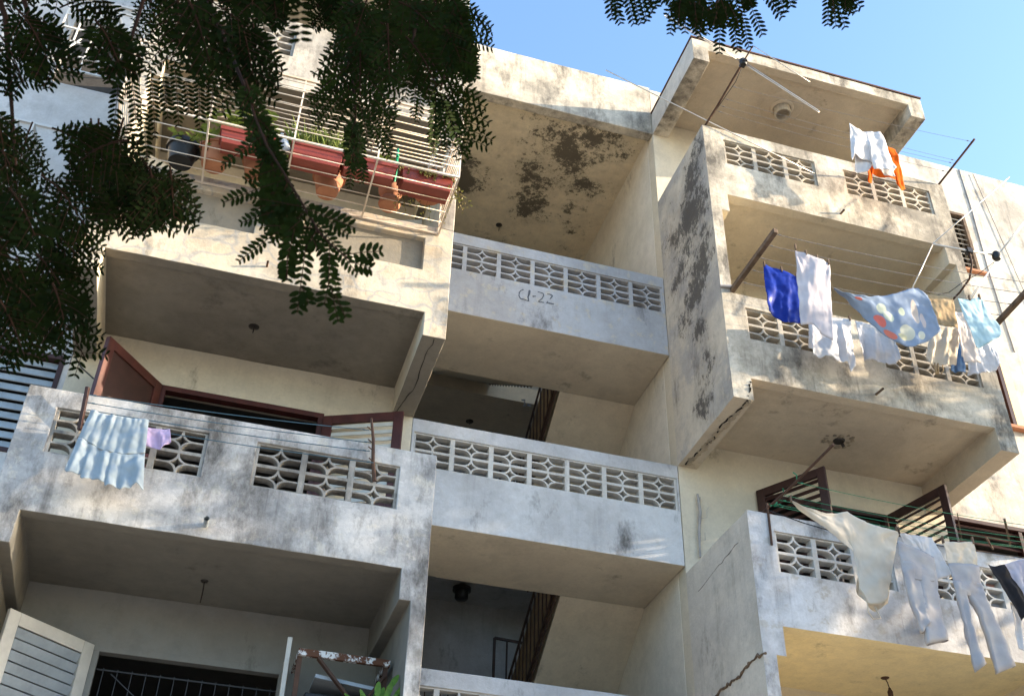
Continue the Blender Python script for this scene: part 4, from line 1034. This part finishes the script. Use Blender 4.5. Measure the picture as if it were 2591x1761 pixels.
# ------------------------------------------------------------------ television antennas
an = empty('tv_antenna', at(24, 945, 1010, -.05)); tag(an, 'long rod television antenna reaching above the top right balcony corner', 'antenna')
Y = -1.0
a, b, c = at(24, 615, 140, Y), at(24, 1890, 935, Y), at(24, 1262, 525, Y)
d = (b-a).normalized(); pn = Vector((-d.z, 0, d.x))*.016
def rod(pts, r, mat, nm, par): q = MB(); q.tube(pts, r, 7); return q.build(nm, P[mat], par, smooth='all')
lp = [c+pn, a+pn, a-d*.02, a-pn, c-pn]; rod(lp, .006, 'alu', 'dipole', an)
lp = [c+pn, b+pn, b+d*.02, b-pn, c-pn]; rod(lp, .006, 'alu', 'dipole', an)
m = MB(); m.lathe(c, [(0, -.05), (.035, -.05), (.045, -.03), (.045, .03), (.03, .05), (0, .05)], 14); m.bar(c+Vector((0, .05, -.03)), c-Vector((0, .05, 0)), .06, .05); m.build('terminal_box', P['black'], an, smooth=True)
rod([(3.18, -.02, 3.975), c+Vector((0, .06, -.01)), c, at(24, 1345, 388, Y-.2)], .010, 'rust', 'boom', an)
rod([at(24, 1350, 388, Y-.2), at(24, 1822, 692, Y-.2)], .006, 'alu', 'director', an)
rod([at(24, 108, 590, -.03), at(24, 945, 1010, -.03), at(3, 1040, 880, -.03)], .008, 'alu', 'reflector', an)
rod([c+Vector((0, .06, -.05)), at(24, 1200, 690, -.75), at(24, 1130, 790, -.55), at(24, 1000, 980, -.1)], .005, 'black', 'antenna_cable', an)
an = empty('tv_antenna', at(13, 410, 1350, -.02)); tag(an, 'bent mast television antenna beside the right timber washing pole', 'antenna')
Y = -.55
rod([at(13, 290, 970, Y), at(13, 530, 1015, Y), at(13, 708, 1040, Y)], .012, 'alu', 'boom', an)
rod([at(13, 410, 1352, -.05), at(13, 470, 1290, -.2), at(13, 535, 1200, -.45), at(13, 552, 1100, Y), at(13, 530, 1010, Y)], .013, 'rust', 'mast', an)
rod([at(13, 155, 1262, Y), at(13, 290, 970, Y)], .007, 'alu', 'reflector', an); rod([at(13, 290, 968, Y), at(13, 800, 523, Y)], .007, 'alu', 'reflector', an)
for e in (0, 1):
    o_ = 14*e
    rod([at(13, 738+o_*.4, 1020, Y), at(13, 1000+o_, 690, Y)], .006, 'alu', 'dipole', an); rod([at(13, 704, 1090, Y), at(13, 535+o_, 1332, Y)], .006, 'alu', 'dipole', an)
m = MB(); c = at(13, 714, 1048, Y); m.lathe(c, [(0, -.06), (.04, -.055), (.055, -.02), (.05, .03), (.03, .06), (0, .06)], 12); m.build('terminal_box', P['black'], an, smooth=True)
m = MB(); c = at(13, 530, 1018, Y); m.bar(c-Vector((.035, 0, 0)), c+Vector((.035, 0, 0)), .07, .07); m.build('clamp', P['black'], an)
rod([at(13, 700, 1088, Y), at(13, 600, 1165, Y+.1), at(13, 500, 1215, -.3), at(13, 400, 1290, -.1), at(13, 325, 1306, .2)], .005, 'black', 'antenna_cable', an)
m = MB(); p0 = at(24, 1742, 558, 1.2); m.tube([Vector((p0.x, 1.0, 5.72)), Vector((p0.x+.02, 1.0, 6.15))], .006, 5); tag(m.build('roof_wire', P['rust'], None), 'single thin wire standing up from the canopy roof', 'wire')

# grey stick tied to the stair bay corner
m = MB(); a, b = at(6, 1692, 520, YW-.03), at(6, 1706, 850, YW-.03)
m.tube([a, a.lerp(b, .3)+Vector((.02, -.01, 0)), a.lerp(b, .6), b], [.014, .017, .016, .012], 7); m.tube([a+Vector((.03, 0, -.03)), a.lerp(b, .4), b+Vector((.0, 0, .1))], .007, 5)
q = a.lerp(b, .4); m.tube([q, q+Vector((.09, -.03, .02)), q+Vector((.1, -.02, .12)), q+Vector((.13, -.02, .16))], .003, 4); m.tube([a.lerp(b, .75), a.lerp(b, .75)+Vector((.06, -.02, .01)), a.lerp(b, .6)+Vector((.07, 0, 0))], .003, 4)
tag(m.build('wooden_stick', P['pole'], None), 'grey stick with loose wire tied against the cream wall', 'stick')

# rusty shelf with peeling white paint and a board on the lowest left balcony, leafy plant beside it
tb = empty('metal_shelf', (-.55, .5, -4.9)); tag(tb, 'rusty shelf frame with peeling white paint beside the white shutters', 'shelf')
k = NB('peeling_white_paint'); n = k.noise(13, 8, .7); MP = k.done(k.mix(k.ramp(n, .50, .53), (.10, .045, .025), (.62, .62, .60)), .8)
m = MB(); z = -3.43; m.box(-.95, -.17, .50, .54, z-.03, z+.03); m.box(-.95, -.91, .54, .95, z-.03, z+.03); m.box(-.21, -.17, .54, .95, z-.03, z+.03); m.build('shelf_rim', MP, tb, bevel=.004)
for x in (-.93, -.2): m = MB(); m.box(x-.02, x+.02, .53, .57, -5.4, z-.03); m.build('leg', P['rust'], tb)
m = MB(); m.bar((-.78, .52, z-.03), (-.38, .52, z-.45), .06, .02); m.bar((-.2, .52, z-.1), (-.42, .52, z-.45), .03, .02); m.build('brace', P['rust'], tb)
m = MB(); m.bar((-.78, .75, -3.60), (-.15, .75, -3.66), .4, .03); m.build('shelf_board', P['bluewood'], tb)
m = MB(); m.box(-.84, -.2, .62, 1.0, -4.2, -3.72); tag(m.build('dark_box', P['black'], None, bevel=.01), 'dark box standing under the rusty shelf', 'box')
o = empty('potted_plant', (-.3, .1, -4.2)); tag(o, 'plant with long glossy green leaves at the lowest left balcony', 'plant')
m = MB(); st = MB()
base = Vector((-.32, .08, -4.35))
for (x, y, l) in ((1750,810,.16), (1900,820,.2), (1830,750,.18), (1955,715,.2), (1470,850,.2), (1600,840,.2), (1850,870,.16), (1780,870,.15), (1690,890,.15), (1880,660,.16), (1720,760,.14), (1930,880,.15)):
    p = at(16, x, y, random.uniform(.0, .2)); dd = p-base; q = base+dd*.5
    st.tube([base, q, p-dd.normalized()*l*.7], .006, 5); leafpoly(m, p-dd.normalized()*l*.8, dd+Vector((dd.x*1.5, 0, 0)), Vector((random.uniform(-.5, .5), -1, .6)), l, .055, .1)
m.build('foliage', leaf_mat('glossy_leaf', (.07, .16, .02), (.13, .24, .03), .3, .35), o); st.build('stem', TWIG, o)

# ------------------------------------------------------------------ flame tree overhanging the photographer
tr = empty('tree', (-4.6, -9.6, GROUND)); tag(tr, 'feathery leaved tree whose fronds hang across the top left of the facade', 'tree')
rnd = random.Random(5)
def V(r=1): return Vector((rnd.uniform(-r, r), rnd.uniform(-r, r), rnd.uniform(-r, r)))
fol = [MB() for _ in range(5)]; twg = MB()
def pinna(m, b, t, ll, lw, gap, nrm, droop=.12, skip=.03):
    """one leaf branchlet: a thin stalk with closely set pairs of oblong leaflets"""
    L_ = (t-b).length; n = max(4, int(L_/gap)); ax = (t-b).normalized()
    sd = ax.cross(nrm); 
    if sd.length < 1e-3: return
    sd.normalize(); nn = sd.cross(ax)
    pts = [b.lerp(t, i/6)+Vector((0, 0, -droop*L_*sin(pi*i/6)*-.4)) for i in range(7)]
    twg.tube(pts, .0007, 4, cap=False)
    for i in range(n):
        f = (i+.6)/n; k = min(5, int(f*6)); p = pts[k].lerp(pts[k+1], f*6-k)
        sc = min(1, .55+2.2*f)*min(1, .5+(1-f)*2.6)
        for s in (-1, 1):
            if rnd.random() < skip: continue
            d = sd*s*.86+ax*(.42+.2*f)+nn*rnd.uniform(-.28, .28)
            leafpoly(m, p, d, nn+V(.35), ll*sc*rnd.uniform(.9, 1.1), lw*sc, .04)
def frond(m, b, t, npair, plen, ll, lw, gap, nrm, hang=.35, spread=1.0):
    ax = (t-b); L_ = ax.length; ax.normalize(); sd = ax.cross(nrm); sd.normalize(); nn = sd.cross(ax)
    pts = [b.lerp(t, i/6)+UP*(.10*L_*sin(pi*i/6)) for i in range(7)]
    twg.tube(pts, [.0022-.0002*i for i in range(7)], 5, cap=False)
    for i in range(npair):
        f = .10+.9*(i+.5)/npair; k = min(5, int(f*6)); p = pts[k].lerp(pts[k+1], f*6-k)
        pl = plen*(.55+.9*f if f < .5 else 1.45-.9*f)*rnd.uniform(.85, 1.15)
        for s in (-1, 1):
            d = (sd*s*spread+ax*.62-UP*hang+nn*rnd.uniform(-.25, .25)).normalized()
            pinna(m, p, p+d*pl, ll, lw, gap, (nn+V(.45)).normalized())
def fd(i): return fol[i]
def vw(z, x, y): return -ray(z, x, y).normalized()
# explicit branchlets over the sky (upper right) : base, tip, forward distance
def pl_(z, bx, by, tx, ty, D, sc=1.0, gi=0, n=None, dz=0, gap=None):
    ll = .0125*sc; nrm = (vw(z, tx, ty)+V(.28)).normalized()
    pinna(fd(gi), atd(z, bx, by, D), atd(z, tx, ty, D+dz), ll, ll*.40, gap or ll*.52, nrm, skip=.02)
for (bx, by, tx, ty) in ((130,-90,165,170),(150,-70,235,205),(280,-80,345,210),(330,-60,405,205),(400,-60,455,185),(440,-80,495,120),(480,-60,530,60),(200,-90,210,120),(600,-60,660,30),(545,-80,600,15),
        (720,-40,650,290),(740,-60,715,250),(790,-60,775,280),(830,-60,880,120),(860,20,860,240),(900,10,880,290),(930,60,900,320),(960,60,960,290),(1075,165,1062,455),(1170,150,1222,440),(1250,110,1312,405),(1335,75,1425,300),(1270,-20,1320,70),(1300,-40,1340,60),
        (1475,-40,1590,155),(1450,-60,1530,60),(1560,-50,1610,110),(1640,-60,1665,60),(1985,-60,1975,215),(2040,-40,2120,238),(2010,-60,2045,230),(2110,-40,2170,120),(2130,-60,2255,70),(2060,-60,2200,110)):
    pl_(24, bx, by, tx, ty, rnd.uniform(2.1, 2.5), 1.25, 1)
for i in range(34):
    bx, by = rnd.uniform(850, 1270), rnd.uniform(-90, 120); a = rnd.uniform(-.7, .7)
    pl_(24, bx, by, bx+sin(a)*160, by+cos(a)*170, rnd.uniform(2.1, 2.7), 1.25, 1)
for i in range(16):
    bx, by = rnd.uniform(700, 830), rnd.uniform(-90, 40); a = rnd.uniform(-.9, .5); pl_(24, bx, by, bx+sin(a)*130, by+cos(a)*150, rnd.uniform(2.1, 2.5), 1.2, 1)
for i in range(5):
    bx, by = rnd.uniform(2010, 2160), rnd.uniform(-90, -10); pl_(24, bx, by, bx+rnd.uniform(-40, 70), by+rnd.uniform(90, 150), 2.3, 1.2, 1)
# hanging cluster left of the sky (crop 22)
def FR(z, bx, by, tx, ty, D, npair=9, plen=110, sc=1.0, gi=0, hang=.35, spread=1.0, dz=.0):
    s = ZN[z][2]*D/FPX if z else D/FPX
    ll = .0160*sc
    frond(fd(gi), atd(z, bx, by, D), atd(z, tx, ty, D+dz), npair, plen*s, ll, ll*.36, ll*.66, (vw(z, tx, ty)+V(.4)).normalized(), hang, spread)
FR(22, 1330, 260, 1325, 930, 2.3, 12, 360, 1.1, 0, .35)
FR(22, 1330, 150, 1180, 780, 2.35, 11, 340, 1.1, 0, .3)
FR(22, 1350, 250, 1480, 900, 2.45, 12, 330, 1.1, 0, .35)
FR(22, 1290, 950, 1270, 1330, 2.2, 8, 150, 1.0, 0, .5, .5)
for (bx, by, tx, ty) in ((1240,1040,1215,1230),(1330,1050,1340,1500),(1290,1100,1240,1540),(1300,1200,1370,1480),(1430,850,1600,1060),(1400,950,1590,1270),(1420,900,1600,1190),(1440,700,1610,930),(1430,800,1600,980),(1400,1000,1560,1300),(1330,880,1400,1200),
        (1200,620,900,940),(1220,660,930,1000),(1180,590,890,830),(1240,720,960,1060),(1250,760,1080,1100),(1230,560,1000,640),(1150,660,920,830),
        (1760,430,1690,830),(1800,520,1760,980),(1870,560,1790,1000),(1640,560,1665,690),(1700,500,1650,640)):
    pl_(22, bx, by, tx, ty, rnd.uniform(2.15, 2.5), 1.1, 0)
FR(22, 1700, 300, 1960, 720, 2.3, 9, 260, 1.1, 0, .1)
FR(22, 1840, 420, 2230, 1180, 2.35, 11, 330, 1.1, 0, .25, .8)
for (bx, by, tx, ty) in ((1950,730,1925,1260),(1950,730,1905,1190),(1980,760,2130,1180),(2000,770,2220,1300),(2020,740,2260,1170),(1990,800,2040,1250),(1960,760,1990,1230),(2040,700,2230,1000),(2060,680,2210,860),(2040,760,2160,1270)):
    pl_(22, bx, by, tx, ty, 2.3, 1.15, 4 if tx in (1925, 2130) else 0)
for (bx, by, tx, ty) in ((2120,-80,2200,600),(2080,60,2170,540),(2140,150,2230,600),(2060,-60,2150,420)): FR(22, bx, by, tx, ty, 2.25, 12, 150, 1.0, 0, .5, .6)
for i in range(22):
    bx, by = rnd.uniform(1230, 2120), rnd.uniform(-150, 250); a = rnd.gauss(0, .45); ln = rnd.uniform(300, 480)
    FR(22, bx, by, bx+sin(a)*ln, by+cos(a)*ln, rnd.uniform(2.2, 3.0), 9, 230, 1.1, 0, .3)
# mid clump above the cage and small clumps at the top
for (bx, by, tx, ty, D, pln) in ((380,-200,420,300,2.5,150),(250,-150,330,200,2.6,150),(600,-120,650,200,2.4,130),(480,-180,560,120,2.6,130),(930,-150,1010,200,2.7,140),(1060,-120,1100,120,2.7,120)):
    FR(22, bx, by, tx, ty, D, 9, pln, 1.1, 2, .3)
for i in range(9):
    y = -60+i*55
    for s in (0, 1): leafpoly(fol[2], atd(22, 835+s*8, y-60+s*8, 1.15), RIGHT*(.9 if s == 0 else -.9)+UP*(-.12), vw(22, 835, y)+V(.1), .013, .0045)
# long twig dangling in front of the stone balcony (crop 23 and 0-based px)
tw = [atd(22, 380, 700, 1.75), atd(22, 470, 960, 1.7), atd(22, 560, 1180, 1.65), atd(23, 650, 60, 1.6), atd(23, 760, 250, 1.58), atd(23, 880, 450, 1.56), atd(23, 1010, 590, 1.55), atd(23, 1160, 710, 1.54), atd(23, 1250, 795, 1.54)]
twg.tube(tw, [.0016, .0016, .0017, .0018, .0017, .0015, .0012, .001, .0007], 7)
def bigpin(bx, by, tx, ty, D=1.56, ll=.0155, lw=.0075, gap=.0078): pinna(fd(3), atd(23, bx, by, D), atd(23, tx, ty, D), ll, lw, gap, (vw(23, tx, ty)+V(.2)).normalized(), .05, .10)
for a in ((540,480,540,985),(560,560,530,960),(745,590,690,1010),(690,1000,650,1330),(700,1040,770,1230),(1000,600,985,1060),(990,1000,940,1250),(1010,1030,1090,1430),(1050,1120,1170,1380),(740,210,1280,420),(1150,705,1560,665),(1250,790,1440,850),(860,440,740,640),(800,500,870,640),(620,420,560,700),(690,330,520,480)): bigpin(*a)
for i in range(20):
    f = rnd.uniform(.18, .62); k = min(7, int(f*8)); p = tw[k].lerp(tw[k+1], f*8-k); a = rnd.gauss(.35, .7)
    d = (-UP*cos(a)-RIGHT*sin(a)); pinna(fd(3), p, p+d*rnd.uniform(.05, .12), .0135, .0060, .0066, (vw(23, 700, 200)+V(.5)).normalized(), .05, .06)
for (bx, by, tx, ty, pln) in ((620,200,660,370,55),(640,280,700,440,50),(665,340,705,500,50),(685,410,720,560,50),(680,430,695,570,45)):
    ll = .013; D = rnd.uniform(1.65, 1.9); frond(fol[3], atd(0, bx/.5164*.5164, by, D), atd(0, tx, ty, D), 9, pln*D/FPX, ll, ll*.43, ll*.55, (vw(0, tx, ty)+V(.4)).normalized(), .4, .7)
# dense mass on the left
poly_ = [(-60,-60),(560,-60),(700,-40),(610,90),(640,200),(585,300),(500,210),(420,190),(330,230),(310,330),(330,430),(460,480),(430,545),(330,545),(300,470),(240,470),(225,590),(170,680),(150,600),(200,760),(210,880),(130,820),(60,880),(-60,980)]
def inside(x, y):
    c = False; n = len(poly_)
    for i in range(n):
        (x1, y1), (x2, y2) = poly_[i], poly_[i-1]
        if (y1 > y) != (y2 > y) and x < (x2-x1)*(y-y1)/(y2-y1)+x1: c = not c
    return c
ZN[30] = (0, 0, 1)
cnt = 0
while cnt < 44:
    x, y = rnd.uniform(-60, 700), rnd.uniform(-60, 950)
    a = rnd.gauss(.1, .75) if y < 500 else rnd.gauss(.5, .6)
    ln = rnd.uniform(120, 230); bx, by = x-sin(a)*ln, y-cos(a)*ln
    if not (inside(x, y) and (inside((x+bx)/2, (y+by)/2) or by < 0 or bx < 0)): continue
    mx_, my_ = (x+bx)/2, (y+by)/2
    if any((px-hx)**2+(py-hy)**2 < hr*hr for px, py in ((x, y), (mx_, my_)) for hx, hy, hr in ((45, 265, 75), (90, 165, 55), (300, 250, 70), (165, 70, 60), (130, 350, 35), (170, 330, 30), (60, 330, 50), (30, 60, 40))): continue
    FR(30, bx, by, x, y, rnd.uniform(1.7, 2.9), rnd.choice((7, 8, 9, 10)), rnd.uniform(70, 115), rnd.uniform(.8, 1.35), 2, rnd.uniform(.1, .5)); cnt += 1
for (bx, by, tx, ty) in ((90,640,175,770),(60,700,215,905),(20,720,110,860),(110,600,200,690),(80,560,190,640),(0,760,60,900),(330,400,370,560),(360,400,420,540),(610,60,640,190),(300,380,330,560),(380,430,400,560),(340,470,300,570),(430,420,440,555),(270,400,300,530),(560,60,600,260),(640,60,650,230),(40,20,120,150),(70,60,150,190),(0,90,60,210),(250,300,240,480),(200,420,215,600),(230,300,240,430)):
    FR(30, bx, by, tx, ty, rnd.uniform(1.9, 2.3), 10, 95, 1.1, 2, .25)
for (bx, by, tx, ty) in ((330,180,345,330),(380,170,392,350),(440,150,452,320),(500,170,506,330),(300,200,288,320),(540,190,532,300),(410,190,425,300),(470,200,478,290),(355,260,372,400),(285,380,300,500)):
    pl_(30, bx, by, tx, ty, rnd.uniform(2.0, 2.4), 1.3, 2)
# wood: trunk behind and left of the camera, limbs overhead, twigs down to the fronds
base = Vector((-4.6, -9.6, GROUND)); lim = MB()
tk = [base, base+Vector((.12, .1, 1.2)), base+Vector((.3, .35, 2.6)), base+Vector((.7, .8, 3.9)), base+Vector((1.2, 1.4, 5.0))]
q = MB(); q.tube(tk, [.34, .27, .23, .19, .15], 14); q.build('trunk', BARK, tr, smooth='all')
hub = tk[-1]
ends = [atd(30, -100, -260, 2.5), atd(30, 480, -330, 2.7), atd(22, 1300, -500, 2.7), atd(22, 2000, -450, 2.7), atd(24, 1000, -520, 2.6), atd(24, 2000, -480, 2.6), atd(30, -330, 400, 2.3)]
for i, e in enumerate(ends):
    st_ = tk[-2] if i == 6 else hub; mid = st_.lerp(e, .5)+Vector((0, 0, .35))
    q = MB(); q.tube([st_, mid, e], [.10, .06, .022], 9); q.build('branch', BARK, tr, smooth='all')
for e, ts in ((ends[0], ((30, 60, -40), (30, 120, 200), (30, 40, 420))), (ends[1], ((30, 380, 20), (30, 520, 40), (30, 640, -30), (22, 380, 700), (30, 300, 200))), (ends[2], ((22, 1330, 200), (22, 1290, 900), (22, 950, -100))), (ends[3], ((22, 1760, 350), (22, 2110, -40), (22, 1980, 740))), (ends[4], ((24, 300, -70), (24, 760, -30), (24, 1050, 60), (24, 1270, 90))), (ends[5], ((24, 1550, -40), (24, 2040, -40))), (ends[6], ((30, -40, 600), (30, 60, 660), (30, 100, 580)))):
    for (z, x, y) in ts:
        t = atd(z, x, y, 2.3 if not (z == 22 and x == 380) else 1.75); twg.tube([e, e.lerp(t, .5)+V(.05)+UP*.03, t], [.012, .006, .0025], 6)
twg.build('twigs', TWIG, tr)
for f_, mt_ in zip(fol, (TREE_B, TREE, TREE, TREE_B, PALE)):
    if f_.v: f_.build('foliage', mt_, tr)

# street trees right of view: first dapples lower storeys, second added to shade fronds
def street_tree(x, y, hgt, rad, n, label, seed, zsc=.7):
    r_ = random.Random(seed); o = empty('tree', (x, y, GROUND)); tag(o, label, 'tree')
    b = Vector((x, y, GROUND)); c = b+Vector((0, 0, hgt))
    q = MB(); q.tube([b, b+Vector((.1, .05, hgt*.3)), b+Vector((-.05, .1, hgt*.62)), c], [.26, .2, .15, .08], 12); q.build('trunk', BARK, o, smooth='all')
    q = MB(); l = MB()
    cl = []
    for i in range(22):
        a = r_.uniform(0, 2*pi); e = r_.uniform(-.5, 1); rr_ = rad*r_.uniform(.45, 1)
        p = c+Vector((cos(a)*rr_*sqrt(max(.05, 1-e*e*.8)), sin(a)*rr_*sqrt(max(.05, 1-e*e*.8)), e*rad*zsc)); cl.append(p)
        q.tube([c-Vector((0, 0, hgt*.25)), c.lerp(p, .5)+Vector((0, 0, -.2)), p], [.07, .045, .015], 7)
    for i in range(n):
        p0 = r_.choice(cl); p = p0+Vector((r_.gauss(0, .42), r_.gauss(0, .42), r_.gauss(0, .32)))*rad*.5
        leafpoly(l, p, Vector((r_.uniform(-1, 1), r_.uniform(-1, 1), r_.uniform(-1, .3))), Vector((r_.uniform(-1, 1), r_.uniform(-1, 1), 1)), r_.uniform(.10, .2), r_.uniform(.05, .09), .1)
    q.build('branches', BARK, o); l.build('foliage', TREE2, o)
street_tree(11.4, -2.4, 8.6, 2.3, 7600, 'street tree to the right of the block shading the lower balconies', 3)
street_tree(9.5, -10.9, 6.5, 3.2, 15000, 'unseen tree added to the right of the camera to shade the hanging fronds', 8)
